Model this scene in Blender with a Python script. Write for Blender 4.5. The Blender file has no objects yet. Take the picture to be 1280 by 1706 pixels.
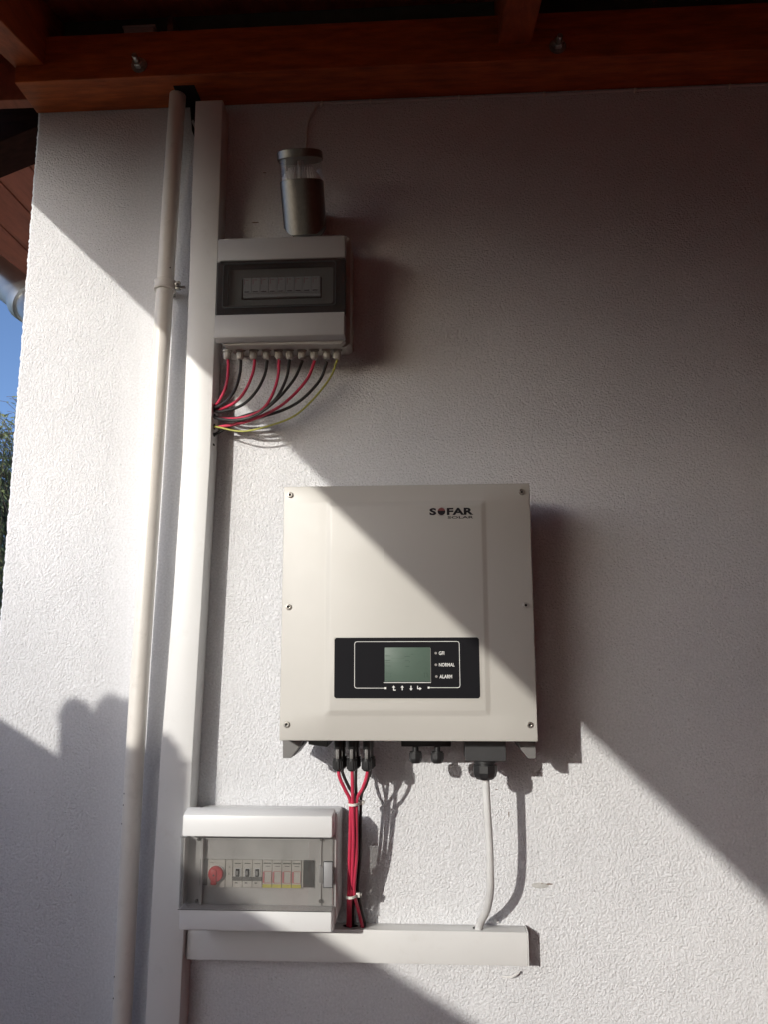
import bpy, bmesh, math, random
from mathutils import Vector, Matrix
R = math.radians
random.seed(7)
S = bpy.context.scene
C = S.collection

# ------------------------------------------------------------------ camera, sky, sun, exposure
cd = bpy.data.cameras.new('camera'); cam = bpy.data.objects.new('camera', cd); C.objects.link(cam); S.camera = cam
cd.sensor_fit = 'VERTICAL'; cd.sensor_height = 36.0; cd.lens = 1331 / 1706 * 36.0
cd.clip_start = 0.02; cd.clip_end = 2000
_y, _p, _r = R(3.3103), R(9.5209), R(0.1655)
rot = Matrix.Rotation(_y, 3, 'Z') @ Matrix.Rotation(_p, 3, 'X') @ Matrix.Rotation(_r, 3, 'Y') @ Matrix.Rotation(R(90), 3, 'X')
cam.matrix_world = Matrix.Translation((0, -1.55, 0)) @ rot.to_4x4()

TO_SUN = Vector((-0.60, -1.0, 0.345)).normalized()
SUN_EL = math.asin(TO_SUN.z); SUN_AZ = math.atan2(TO_SUN.x, TO_SUN.y)
W = bpy.data.worlds.new('World'); S.world = W; W.use_nodes = True
sky = W.node_tree.nodes.new('ShaderNodeTexSky'); sky.sky_type = 'NISHITA'; sky.sun_disc = False
sky.sun_elevation = SUN_EL; sky.sun_rotation = SUN_AZ; sky.altitude = 300; sky.air_density = 0.6; sky.dust_density = 2.6; sky.ozone_density = 3.0
W.node_tree.links.new(sky.outputs[0], W.node_tree.nodes['Background'].inputs[0])
W.node_tree.nodes['Background'].inputs[1].default_value = 0.15
sl = bpy.data.lights.new('sun', 'SUN'); sl.energy = 2.0; sl.angle = R(0.53); sl.color = (1.0, 0.96, 0.88)
so = bpy.data.objects.new('sun', sl); C.objects.link(so); so.rotation_euler = TO_SUN.to_track_quat('Z', 'Y').to_euler(); so.location = (-6, -10, 6)
S.view_settings.view_transform = 'Standard'; S.view_settings.look = 'None'; S.view_settings.exposure = 0.70; S.view_settings.gamma = 1; S.view_settings.use_curve_mapping = False
S.render.engine = 'CYCLES'
S.cycles.max_bounces = 8; S.cycles.diffuse_bounces = 4; S.cycles.transparent_max_bounces = 16

# ------------------------------------------------------------------ materials
def mat(name, col, rough=0.5, metal=0.0, var=0.0, vscale=8.0, bump=0.0, bscale=200.0, spec=0.5, rvar=0.0, dirt=None, dscale=30.0, damt=0.3, grain=None, coat=0.0):
    m = bpy.data.materials.new(name); m.use_nodes = True
    nt = m.node_tree; N = nt.nodes; L = nt.links; b = N['Principled BSDF']
    b.inputs['Roughness'].default_value = rough; b.inputs['Metallic'].default_value = metal
    b.inputs['Specular IOR Level'].default_value = spec; b.inputs['Coat Weight'].default_value = coat
    tc = N.new('ShaderNodeTexCoord'); co = tc.outputs['Object']
    if grain:
        mp = N.new('ShaderNodeMapping'); mp.inputs['Scale'].default_value = grain; L.new(co, mp.inputs['Vector']); co = mp.outputs['Vector']
    rgb = N.new('ShaderNodeRGB'); rgb.outputs[0].default_value = (*col, 1); out = rgb.outputs[0]
    if var > 0:
        n = N.new('ShaderNodeTexNoise'); n.inputs['Scale'].default_value = vscale; n.inputs['Detail'].default_value = 6; n.inputs['Roughness'].default_value = 0.6
        L.new(co, n.inputs['Vector'])
        mr = N.new('ShaderNodeMapRange'); mr.inputs['From Min'].default_value = 0.3; mr.inputs['From Max'].default_value = 0.7
        mr.inputs['To Min'].default_value = 1 - var; mr.inputs['To Max'].default_value = 1 + var; L.new(n.outputs['Fac'], mr.inputs['Value'])
        vm = N.new('ShaderNodeVectorMath'); vm.operation = 'SCALE'; L.new(out, vm.inputs[0]); L.new(mr.outputs[0], vm.inputs['Scale']); out = vm.outputs[0]
    if dirt:
        n = N.new('ShaderNodeTexNoise'); n.inputs['Scale'].default_value = dscale; n.inputs['Detail'].default_value = 8; n.inputs['Roughness'].default_value = 0.75
        L.new(co, n.inputs['Vector'])
        mr = N.new('ShaderNodeMapRange'); mr.inputs['From Min'].default_value = 0.55; mr.inputs['From Max'].default_value = 0.75; mr.inputs['To Max'].default_value = damt
        L.new(n.outputs['Fac'], mr.inputs['Value'])
        mx = N.new('ShaderNodeMix'); mx.data_type = 'RGBA'; mx.inputs['B'].default_value = (*dirt, 1); L.new(out, mx.inputs['A']); L.new(mr.outputs[0], mx.inputs['Factor']); out = mx.outputs['Result']
    L.new(out, b.inputs['Base Color'])
    if rvar > 0:
        n = N.new('ShaderNodeTexNoise'); n.inputs['Scale'].default_value = 40; n.inputs['Detail'].default_value = 5; L.new(co, n.inputs['Vector'])
        mr = N.new('ShaderNodeMapRange'); mr.inputs['To Min'].default_value = rough - rvar; mr.inputs['To Max'].default_value = rough + rvar; L.new(n.outputs['Fac'], mr.inputs['Value']); L.new(mr.outputs[0], b.inputs['Roughness'])
    if bump > 0:
        n = N.new('ShaderNodeTexNoise'); n.inputs['Scale'].default_value = bscale; n.inputs['Detail'].default_value = 3; L.new(co, n.inputs['Vector'])
        bp = N.new('ShaderNodeBump'); bp.inputs['Strength'].default_value = 1.0; bp.inputs['Distance'].default_value = bump; L.new(n.outputs['Fac'], bp.inputs['Height']); L.new(bp.outputs[0], b.inputs['Normal'])
    return m

def stucco():
    m = bpy.data.materials.new('white_stucco'); m.use_nodes = True
    nt = m.node_tree; N = nt.nodes; L = nt.links; b = N['Principled BSDF']; b.inputs['Roughness'].default_value = 0.9; b.inputs['Specular IOR Level'].default_value = 0.2
    tc = N.new('ShaderNodeTexCoord'); co = tc.outputs['Object']
    # warp
    nw = N.new('ShaderNodeTexNoise'); nw.inputs['Scale'].default_value = 45; nw.inputs['Detail'].default_value = 2; L.new(co, nw.inputs['Vector'])
    ws = N.new('ShaderNodeVectorMath'); ws.operation = 'SCALE'; ws.inputs['Scale'].default_value = 0.012; L.new(nw.outputs['Color'], ws.inputs[0])
    wa = N.new('ShaderNodeVectorMath'); wa.operation = 'ADD'; L.new(co, wa.inputs[0]); L.new(ws.outputs[0], wa.inputs[1])
    v = N.new('ShaderNodeTexVoronoi'); v.feature = 'SMOOTH_F1'; v.inputs['Scale'].default_value = 215; v.inputs['Smoothness'].default_value = 0.35; v.inputs['Randomness'].default_value = 1; L.new(wa.outputs[0], v.inputs['Vector'])
    n1 = N.new('ShaderNodeTexNoise'); n1.inputs['Scale'].default_value = 300; n1.inputs['Detail'].default_value = 2; n1.inputs['Roughness'].default_value = 0.6; L.new(co, n1.inputs['Vector'])
    n2 = N.new('ShaderNodeTexNoise'); n2.inputs['Scale'].default_value = 60; n2.inputs['Detail'].default_value = 3; L.new(wa.outputs[0], n2.inputs['Vector'])
    # pits: sparse deeper worm marks
    n3 = N.new('ShaderNodeTexNoise'); n3.inputs['Scale'].default_value = 210; n3.inputs['Detail'].default_value = 1.5; n3.inputs['Distortion'].default_value = 0.6; sm_ = N.new('ShaderNodeMapping'); sm_.inputs['Scale'].default_value = (1.25, 1, 0.7); L.new(co, sm_.inputs['Vector']); L.new(sm_.outputs[0], n3.inputs['Vector'])
    pit = N.new('ShaderNodeMapRange'); pit.inputs['From Min'].default_value = 0.60; pit.inputs['From Max'].default_value = 0.70; pit.inputs['To Max'].default_value = -1.0; L.new(n3.outputs['Fac'], pit.inputs['Value'])
    def mul(a, k):
        q = N.new('ShaderNodeMath'); q.operation = 'MULTIPLY'; L.new(a, q.inputs[0]); q.inputs[1].default_value = k; return q.outputs[0]
    def add(a, c):
        q = N.new('ShaderNodeMath'); q.operation = 'ADD'; L.new(a, q.inputs[0]); L.new(c, q.inputs[1]); return q.outputs[0]
    h = add(add(mul(v.outputs['Distance'], -0.85), mul(n1.outputs['Fac'], 1.25)), add(mul(n2.outputs['Fac'], 0.35), mul(pit.outputs[0], 0.20)))
    nL = N.new('ShaderNodeTexNoise'); nL.inputs['Scale'].default_value = 7; nL.inputs['Detail'].default_value = 2; L.new(co, nL.inputs['Vector']); h = add(h, mul(nL.outputs['Fac'], 3.0))
    # trowelled smooth strip behind the pipe
    sx = N.new('ShaderNodeSeparateXYZ'); L.new(co, sx.inputs[0])
    d = N.new('ShaderNodeMath'); d.operation = 'ADD'; L.new(sx.outputs['X'], d.inputs[0]); d.inputs[1].default_value = 0.56
    ab = N.new('ShaderNodeMath'); ab.operation = 'ABSOLUTE'; L.new(d.outputs[0], ab.inputs[0])
    n4 = N.new('ShaderNodeTexNoise'); n4.inputs['Scale'].default_value = 25; L.new(co, n4.inputs['Vector'])
    ad = add(ab.outputs[0], mul(n4.outputs['Fac'], 0.03))
    st = N.new('ShaderNodeMapRange'); st.inputs['From Min'].default_value = 0.05; st.inputs['From Max'].default_value = 0.11; st.inputs['To Min'].default_value = 0.18; st.inputs['To Max'].default_value = 1.0; L.new(ad, st.inputs['Value'])
    hm = N.new('ShaderNodeMath'); hm.operation = 'MULTIPLY'; L.new(h, hm.inputs[0]); L.new(st.outputs[0], hm.inputs[1])
    bp = N.new('ShaderNodeBump'); bp.inputs['Strength'].default_value = 1.0; bp.inputs['Distance'].default_value = 0.0018; L.new(hm.outputs[0], bp.inputs['Height']); L.new(bp.outputs[0], b.inputs['Normal'])
    # colour: faint blotches, random dark specks, fine speckle that strengthens the grain
    n5 = N.new('ShaderNodeTexNoise'); n5.inputs['Scale'].default_value = 3.5; n5.inputs['Detail'].default_value = 6; L.new(co, n5.inputs['Vector'])
    cr = N.new('ShaderNodeValToRGB'); cr.color_ramp.elements[0].position = 0.3; cr.color_ramp.elements[0].color = (0.640, 0.645, 0.665, 1); cr.color_ramp.elements[1].position = 0.7; cr.color_ramp.elements[1].color = (0.705, 0.710, 0.730, 1); L.new(n5.outputs['Fac'], cr.inputs[0])
    n6 = N.new('ShaderNodeTexNoise'); n6.inputs['Scale'].default_value = 210; n6.inputs['Detail'].default_value = 2; L.new(co, n6.inputs['Vector'])
    sp = N.new('ShaderNodeMapRange'); sp.inputs['From Min'].default_value = 0.66; sp.inputs['From Max'].default_value = 0.74; sp.inputs['To Max'].default_value = 0.55; L.new(n6.outputs['Fac'], sp.inputs['Value'])
    spm = N.new('ShaderNodeMath'); spm.operation = 'MULTIPLY'; L.new(sp.outputs[0], spm.inputs[0]); L.new(st.outputs[0], spm.inputs[1])
    n7 = N.new('ShaderNodeTexNoise'); n7.inputs['Scale'].default_value = 240; n7.inputs['Detail'].default_value = 2; L.new(co, n7.inputs['Vector'])
    g7 = N.new('ShaderNodeMapRange'); g7.inputs['From Min'].default_value = 0.3; g7.inputs['From Max'].default_value = 0.7; g7.inputs['To Min'].default_value = 0.90; g7.inputs['To Max'].default_value = 1.06; L.new(n7.outputs['Fac'], g7.inputs['Value'])
    c7 = N.new('ShaderNodeVectorMath'); c7.operation = 'SCALE'; L.new(cr.outputs[0], c7.inputs[0]); L.new(g7.outputs[0], c7.inputs['Scale'])
    mx = N.new('ShaderNodeMix'); mx.data_type = 'RGBA'; mx.inputs['B'].default_value = (0.30, 0.27, 0.24, 1); L.new(c7.outputs[0], mx.inputs['A']); L.new(spm.outputs[0], mx.inputs['Factor']); L.new(mx.outputs['Result'], b.inputs['Base Color'])
    return m

def glassy(name, tint, gloss=0.05, rough=0.03):
    m = bpy.data.materials.new(name); m.use_nodes = True; nt = m.node_tree; N = nt.nodes; L = nt.links
    N.remove(N['Principled BSDF']); o = N['Material Output']
    t = N.new('ShaderNodeBsdfTransparent'); t.inputs[0].default_value = (*tint, 1)
    g = N.new('ShaderNodeBsdfGlossy'); g.inputs['Roughness'].default_value = rough; g.inputs[0].default_value = (0.9, 0.9, 0.9, 1)
    lw_ = N.new('ShaderNodeLayerWeight'); lw_.inputs['Blend'].default_value = 0.5
    pw_ = N.new('ShaderNodeMath'); pw_.operation = 'POWER'; L.new(lw_.outputs['Facing'], pw_.inputs[0]); pw_.inputs[1].default_value = 4.0
    f = N.new('ShaderNodeMath'); f.operation = 'MULTIPLY_ADD'; L.new(pw_.outputs[0], f.inputs[0]); f.inputs[1].default_value = 0.85; f.inputs[2].default_value = 0.04
    tc = N.new('ShaderNodeTexCoord'); n = N.new('ShaderNodeTexNoise'); n.inputs['Scale'].default_value = 18; n.inputs['Detail'].default_value = 5; L.new(tc.outputs['Object'], n.inputs['Vector'])
    df = N.new('ShaderNodeBsdfDiffuse'); df.inputs[0].default_value = (0.75, 0.74, 0.72, 1)
    mr = N.new('ShaderNodeMapRange'); mr.inputs['From Min'].default_value = 0.3; mr.inputs['From Max'].default_value = 0.7; mr.inputs['To Min'].default_value = gloss * 0.4; mr.inputs['To Max'].default_value = gloss * 1.6; L.new(n.outputs['Fac'], mr.inputs['Value'])
    m1 = N.new('ShaderNodeMixShader'); L.new(mr.outputs[0], m1.inputs[0]); L.new(t.outputs[0], m1.inputs[1]); L.new(df.outputs[0], m1.inputs[2])
    m2 = N.new('ShaderNodeMixShader'); L.new(f.outputs[0], m2.inputs[0]); L.new(m1.outputs[0], m2.inputs[1]); L.new(g.outputs[0], m2.inputs[2]); L.new(m2.outputs[0], o.inputs[0])
    return m

M = dict(
 stucco=stucco(),
 wood=mat('red_stained_wood', (0.43, 0.098, 0.022), 0.5, var=0.35, vscale=14, bump=0.0006, bscale=60, grain=(1, 6, 6), dirt=(0.10, 0.02, 0.008), dscale=9, damt=0.5),
 woodl=mat('red_stained_wood_lengthwise', (0.34, 0.075, 0.024), 0.5, var=0.3, vscale=14, bump=0.0006, bscale=60, grain=(6, 1, 6), dirt=(0.10, 0.02, 0.008), dscale=9, damt=0.5),
 soffit=mat('stained_soffit_board', (0.36, 0.10, 0.055), 0.55, var=0.25, vscale=10, bump=0.0005, bscale=50, grain=(6, 1, 6), dirt=(0.09, 0.02, 0.01), dscale=5, damt=0.7),
 wooddark=mat('shaded_dark_wood', (0.028, 0.009, 0.006), 0.8, spec=0.1, var=0.3, vscale=12, grain=(1, 6, 6)),  # near-black tone carries the overhang's deep shade besides the dark wood
 underlay=mat('grey_green_underlay', (0.085, 0.09, 0.07), 0.8, var=0.3, vscale=10),
 zinc=mat('galvanised_steel', (0.42, 0.42, 0.40), 0.38, 0.9, var=0.2, vscale=60, rvar=0.12),
 gutter=mat('zinc_gutter', (0.40, 0.40, 0.385), 0.32, 0.95, var=0.12, vscale=9, rvar=0.1),
 pvc=mat('white_duct_plastic', (0.69, 0.69, 0.68), 0.42, var=0.03, vscale=5, rvar=0.08, dirt=(0.45, 0.42, 0.38), dscale=14, damt=0.25),
 pipe=mat('cream_painted_pipe', (0.72, 0.69, 0.64), 0.38, var=0.05, vscale=9, bump=0.0005, bscale=35, rvar=0.08, dirt=(0.3, 0.27, 0.23), dscale=40, damt=0.3),
 inv=mat('beige_powder_coat', (0.50, 0.485, 0.45), 0.42, var=0.02, vscale=4, bump=0.00012, bscale=900, rvar=0.05),
 boxgrey=mat('light_grey_abs', (0.40, 0.40, 0.40), 0.45, var=0.04, vscale=6, rvar=0.06, dirt=(0.3, 0.29, 0.27), dscale=18, damt=0.2),
 boxbase=mat('aged_grey_abs', (0.43, 0.42, 0.39), 0.5, var=0.05, vscale=8, dirt=(0.25, 0.22, 0.17), dscale=25, damt=0.35),
 boxwhite=mat('white_abs', (0.73, 0.735, 0.735), 0.38, var=0.02, vscale=6, rvar=0.06, dirt=(0.5, 0.47, 0.42), dscale=22, damt=0.2),
 smoke=glassy('smoked_window', (0.66, 0.675, 0.69), 0.025),
 tint=glassy('tinted_door_plastic', (0.80, 0.797, 0.79), 0.05),
 clear=glassy('clear_plastic', (0.93, 0.93, 0.93), 0.03),
 greylatch=mat('latch_grey', (0.26, 0.26, 0.265), 0.45),
 rod=mat('acrylic_rod', (0.90, 0.90, 0.90), 0.15, 0.0),
 blank=mat('dark_grey_insert', (0.035, 0.035, 0.037), 0.45),
 inner=mat('inner_plate_grey', (0.56, 0.555, 0.55), 0.5, var=0.03),
 innerdark=mat('inner_plate_dark', (0.34, 0.33, 0.30), 0.5, var=0.05),
 module=mat('module_plastic', (0.64, 0.62, 0.58), 0.45, var=0.03),
 module2=mat('fuse_holder_plastic', (0.80, 0.77, 0.75), 0.45, var=0.04),
 black=mat('black_plastic', (0.018, 0.018, 0.019), 0.42, rvar=0.08, var=0.2, vscale=40),
 blackshell=mat('anthracite_aluminium', (0.05, 0.05, 0.052), 0.5, 0.4, var=0.15),
 greyfoot=mat('grey_cast_bracket', (0.16, 0.155, 0.15), 0.55, var=0.1, vscale=30),
 steel=mat('screw_steel', (0.55, 0.53, 0.50), 0.28, 1.0, rvar=0.1),
 brushed=mat('brushed_lamp_steel', (0.25, 0.235, 0.215), 0.36, 1.0, var=0.12, vscale=20, grain=(14, 14, 1), rvar=0.1),
 panel=mat('display_foil_black', (0.010, 0.010, 0.012), 0.6, rvar=0.05, spec=0.08),
 print=mat('white_print', (0.75, 0.75, 0.73), 0.5),
 ink=mat('logo_ink', (0.022, 0.02, 0.024), 0.6, spec=0.15),
 inkred=mat('logo_red_ink', (0.20, 0.05, 0.05), 0.5),
 inkgrey=mat('logo_grey_ink', (0.28, 0.26, 0.25), 0.5),
 lcd=mat('lcd_glass', (0.085, 0.125, 0.10), 0.45, var=0.08, vscale=30, spec=0.3),
 lcdink=mat('lcd_segment', (0.05, 0.085, 0.065), 0.3),
 red=mat('red_knob', (0.62, 0.035, 0.045), 0.38),
 redwire=mat('red_solar_cable', (0.52, 0.036, 0.080), 0.45, var=0.08, vscale=60, bump=0.0001, bscale=500),
 blackwire=mat('black_solar_cable', (0.022, 0.02, 0.02), 0.42, var=0.15, vscale=60),
 yellowwire=mat('green_yellow_cable', (0.36, 0.36, 0.07), 0.45, var=0.25, vscale=25),
 yellow=mat('yellow_label', (0.66, 0.62, 0.12), 0.5),
 pink=mat('red_cartridge_mark', (0.62, 0.20, 0.22), 0.5),
 greywire=mat('pale_grey_cable', (0.60, 0.60, 0.595), 0.5, var=0.05, vscale=40, bump=0.0001, bscale=300),
 gland=mat('grey_gland_nylon', (0.42, 0.40, 0.365), 0.45, var=0.06, vscale=50),
 rubber=mat('gland_rubber', (0.10, 0.095, 0.09), 0.7),
 tie=mat('natural_nylon_tie', (0.70, 0.68, 0.63), 0.4),
 hole=mat('dark_hole', (0.012, 0.010, 0.009), 0.9),
  stain=mat('grey_stain', (0.44, 0.435, 0.42), 0.9, var=0.15, vscale=90),
 patch=mat('grey_filler_patch', (0.645, 0.64, 0.635), 0.85, var=0.1, vscale=50, bump=0.0012, bscale=260),
 dirtm=mat('brown_dirt', (0.16, 0.11, 0.08), 0.9),
 leaf=mat('willow_leaf', (0.12, 0.15, 0.06), 0.55, var=0.4, vscale=3),
 bark=mat('willow_bark', (0.12, 0.09, 0.065), 0.9, var=0.4, vscale=20, bump=0.01, bscale=20),
 grass=mat('lawn', (0.075, 0.085, 0.03), 0.9, var=0.4, vscale=2, bump=0.02, bscale=20),
 terrace=mat('terracotta_terrace', (0.27, 0.038, 0.036), 0.7, var=0.2, vscale=4, bump=0.001, bscale=40),
 render2=mat('shadow_wall_render', (0.24, 0.12, 0.09), 0.9, var=0.1, vscale=4),
 plant=mat('planter_leaf', (0.06, 0.11, 0.04), 0.6, var=0.3, vscale=10),
)

# ------------------------------------------------------------------ mesh helpers
class MB:
    def __init__(s): s.bm = bmesh.new()
    def box(s, x0, x1, y0, y1, z0, z1, bev=0.0, seg=2):
        b = bmesh.new(); bmesh.ops.create_cube(b, size=1)
        for v in b.verts: v.co = Vector(((x0+x1)/2 + v.co.x*(x1-x0), (y0+y1)/2 + v.co.y*(y1-y0), (z0+z1)/2 + v.co.z*(z1-z0)))
        if bev: bmesh.ops.bevel(b, geom=b.edges[:], offset=bev, segments=seg, affect='EDGES', profile=0.5)
        s.merge(b); return s
    def merge(s, b, mtx=None):
        me = bpy.data.meshes.new('t'); b.to_mesh(me); b.free()
        if mtx: me.transform(mtx)
        s.bm.from_mesh(me); bpy.data.meshes.remove(me)
    def lathe(s, prof, origin, axis='Z', n=24, smooth_unused=None):
        """prof: list of (radius, height) along the axis"""
        b = bmesh.new(); rings = []
        for r, h in prof:
            if r < 1e-6: rings.append([b.verts.new((0, 0, h))])
            else: rings.append([b.verts.new((r*math.cos(2*math.pi*i/n), r*math.sin(2*math.pi*i/n), h)) for i in range(n)])
        for a, c in zip(rings, rings[1:]):
            if len(a) == 1 and len(c) == 1: continue
            for i in range(n):
                j = (i+1) % n
                if len(a) == 1: b.faces.new((a[0], c[i], c[j]))
                elif len(c) == 1: b.faces.new((a[i], c[0], a[j]))
                else: b.faces.new((a[i], a[j], c[j], c[i]))
        if len(rings[0]) > 1: b.faces.new(rings[0][::-1])
        if len(rings[-1]) > 1: b.faces.new(rings[-1])
        bmesh.ops.recalc_face_normals(b, faces=b.faces[:])
        m = Matrix.Identity(4)
        if axis == 'Y': m = Matrix.Rotation(R(90), 4, 'X')       # +h -> -y (towards the viewer)
        if axis == 'X': m = Matrix.Rotation(R(90), 4, 'Y')
        if isinstance(axis, Vector): m = axis.to_track_quat('Z', 'Y').to_matrix().to_4x4()
        s.merge(b, Matrix.Translation(origin) @ m); return s
    def tube(s, pts, r, n=10, caps=True):
        b = bmesh.new(); P = [Vector(p) for p in pts]; rings = []
        t0 = (P[1]-P[0]).normalized(); up = t0.orthogonal().normalized()
        for i, p in enumerate(P):
            t = (P[min(i+1, len(P)-1)] - P[max(i-1, 0)]).normalized()
            up = (up - t*up.dot(t)).normalized(); q = t.cross(up); rr = r[i] if isinstance(r, (list, tuple)) else r
            rings.append([b.verts.new(p + (up*math.cos(2*math.pi*k/n) + q*math.sin(2*math.pi*k/n))*rr) for k in range(n)])
        for a, c in zip(rings, rings[1:]):
            for i in range(n): b.faces.new((a[i], a[(i+1) % n], c[(i+1) % n], c[i]))
        if caps: b.faces.new(rings[0][::-1]); b.faces.new(rings[-1])
        bmesh.ops.recalc_face_normals(b, faces=b.faces[:]); s.merge(b); return s
    def prism(s, poly, y0, y1, bev=0.0, plane='XZ'):
        """extrude a polygon; plane XZ extrudes along y, YZ along x (y0,y1 are then x), XY along z"""
        b = bmesh.new()
        f = {'XZ': lambda a, c, e: (a, e, c), 'YZ': lambda a, c, e: (e, a, c), 'XY': lambda a, c, e: (a, c, e)}[plane]
        A = [b.verts.new(f(p[0], p[1], y0)) for p in poly]; B = [b.verts.new(f(p[0], p[1], y1)) for p in poly]
        b.faces.new(A); b.faces.new(B[::-1]); n = len(poly)
        for i in range(n): b.faces.new((A[i], B[i], B[(i+1) % n], A[(i+1) % n]))
        bmesh.ops.recalc_face_normals(b, faces=b.faces[:])
        if bev: bmesh.ops.bevel(b, geom=b.edges[:], offset=bev, segments=2, affect='EDGES', profile=0.5)
        s.merge(b); return s
    def hull(s, A, B, bev=0.0):
        """loft between two equal-length closed loops"""
        b = bmesh.new(); a = [b.verts.new(p) for p in A]; c = [b.verts.new(p) for p in B]; n = len(a)
        b.faces.new(a); b.faces.new(c[::-1])
        for i in range(n): b.faces.new((a[i], c[i], c[(i+1) % n], a[(i+1) % n]))
        bmesh.ops.recalc_face_normals(b, faces=b.faces[:])
        if bev: bmesh.ops.bevel(b, geom=b.edges[:], offset=bev, segments=2, affect='EDGES', profile=0.5)
        s.merge(b); return s
    def quad(s, pts): s.bm.faces.new([s.bm.verts.new(p) for p in pts]); return s
    def build(s, name, m, parent=None, smooth=True, loc=None):
        me = bpy.data.meshes.new(name)
        if smooth:
            for f in s.bm.faces: f.smooth = True
        s.bm.to_mesh(me); s.bm.free()
        if smooth: me.set_sharp_from_angle(angle=R(35))
        me.materials.append(m if not isinstance(m, str) else M[m])
        o = bpy.data.objects.new(name, me); C.objects.link(o)
        if parent: o.parent = parent
        if loc is not None:
            me.transform(Matrix.Translation(-Vector(loc))); o.location = loc
        return o
def tag(o, label=None, cat=None, group=None, kind=None):
    if label: o['label'] = label
    if cat: o['category'] = cat
    if group: o['group'] = group
    if kind: o['kind'] = kind
    return o
def thing(name, label, cat, group=None):
    o = bpy.data.objects.new(name, None); o.empty_display_size = 0.05; C.objects.link(o); return tag(o, label, cat, group)
def copy_part(o, parent, dx=0, dy=0, dz=0):
    c = o.copy(); C.objects.link(c); c.parent = parent; c.location = Vector(o.location) + Vector((dx, dy, dz))
    for ch in list(o.children):
        g = ch.copy(); C.objects.link(g); g.parent = c
    return c
def spline(pts, k=8):
    P = [Vector(p) for p in pts]; P = [P[0]*2-P[1]] + P + [P[-1]*2-P[-2]]; out = []
    for i in range(1, len(P)-2):
        a, b, c, d = P[i-1:i+3]
        for j in range(k):
            t = j/k; out.append(0.5*((2*b) + (c-a)*t + (2*a-5*b+4*c-d)*t*t + (3*b-a-3*c+d)*t**3))
    out.append(P[-2]); return out
def text(name, body, size, x, y, z, m, parent, bold=0.0, sx=1.0, align='LEFT', shear=0.0, fit=None):
    cu = bpy.data.curves.new(name, 'FONT'); cu.body = body; cu.size = size; cu.align_x = align; cu.extrude = 0.0003; cu.offset = bold; cu.shear = shear; cu.resolution_u = 3
    t = bpy.data.objects.new('tmp_text', cu); C.objects.link(t)
    dg = bpy.context.evaluated_depsgraph_get(); dg.update(); me = bpy.data.meshes.new_from_object(t.evaluated_get(dg)); bpy.data.objects.remove(t)
    me.transform(Matrix.Translation((x, y, z)) @ Matrix.Rotation(R(90), 4, 'X') @ Matrix.Diagonal((sx, 1, 1, 1)))
    if fit:
        a0 = min(v.co.x for v in me.vertices); a1 = max(v.co.x for v in me.vertices); c0 = min(v.co.z for v in me.vertices); c1 = max(v.co.z for v in me.vertices)
        for v in me.vertices: v.co.x = fit[0] + (v.co.x-a0)/(a1-a0)*(fit[1]-fit[0]); v.co.z = fit[2] + (v.co.z-c0)/(c1-c0)*(fit[3]-fit[2])
    me.name = name; me.materials.clear(); me.materials.append(M[m]); o = bpy.data.objects.new(name, me); C.objects.link(o); o.parent = parent; return o

GZ = -1.55
# ------------------------------------------------------------------ setting
g = MB().quad([(-300, -300, GZ-0.12), (300, -300, GZ-0.12), (300, 300, GZ-0.12), (-300, 300, GZ-0.12)]).build('ground', 'grass'); tag(g, 'dry lawn around the house', kind='structure')
t = MB().box(-1.75, 4.6, -4.3, 0.0, GZ-0.14, GZ, 0.006).build('terrace', 'terrace'); tag(t, 'reddish terrace floor under the porch roof', kind='structure')

# house wall with a slightly crumbly rendered corner
WX = -0.856
wall = thing('house_wall', 'white rough stucco house wall carrying the solar equipment, under red timber eaves', 'wall')
b = bmesh.new(); zs = []; z = GZ - 0.1
while z < 1.40: zs.append(z); z += 0.0045
random.seed(3); off = 0; A = []; B = []; Cc = []; D = []
for z in zs:
    off = off*0.5 + random.uniform(-1, 1)*0.0009
    A.append(b.verts.new((4.6, 0, z))); B.append(b.verts.new((WX + 0.006 + off*0.4, 0, z)))
    Cc.append(b.verts.new((WX + off, 0.005 + random.uniform(-1, 1)*0.0012, z))); D.append(b.verts.new((WX + off*0.3, 5.0, z)))
for i in range(len(zs)-1):
    for P, Q in ((A, B), (B, Cc), (Cc, D)): b.faces.new((P[i], P[i+1], Q[i+1], Q[i]))
bmesh.ops.recalc_face_normals(b, faces=b.faces[:])
mb = MB(); mb.merge(b); pl = mb.build('plaster', 'stucco', wall, smooth=False)
# filled hole with a dark screw mark
MB().prism([(0.192 + 0.0155*math.cos(2*math.pi*k/16), -0.4275 + 0.0050*math.sin(2*math.pi*k/16)) for k in range(16)], -0.0009, 0.001, 0.0002).build('filler_stain', 'stain', wall)
def splat(x, z, w, h, name='wall_mark', m='dirtm', y=0.0012):
    p = [(x + w*math.cos(2*math.pi*k/9)*random.uniform(.4, 1.1), z + h*math.sin(2*math.pi*k/9)*random.uniform(.4, 1.1)) for k in range(9)]
    return MB().prism(p, -y, 0.0005).build(name, m, wall)
splat(0.208, -0.425, 0.007, 0.0016); splat(0.196, -0.4245, 0.003, 0.001); splat(0.118, -0.262, 0.006, 0.0008); splat(0.139, -0.305, 0.0012, 0.005); splat(-0.362, 0.8855, 0.008, 0.0015)
splat(-0.3445, 1.0, 0.004, 0.001); splat(0.112, -0.488, 0.007, 0.003, 'plaster_crumb', 'patch', 0.008)
MB().tube(spline([(0.118, -0.004, -0.580), (0.135, -0.010, -0.578), (0.150, -0.010, -0.569)]), [0.001]+[0.0022]*15+[0.001], 6).build('plaster_flake', 'patch', wall)

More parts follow.
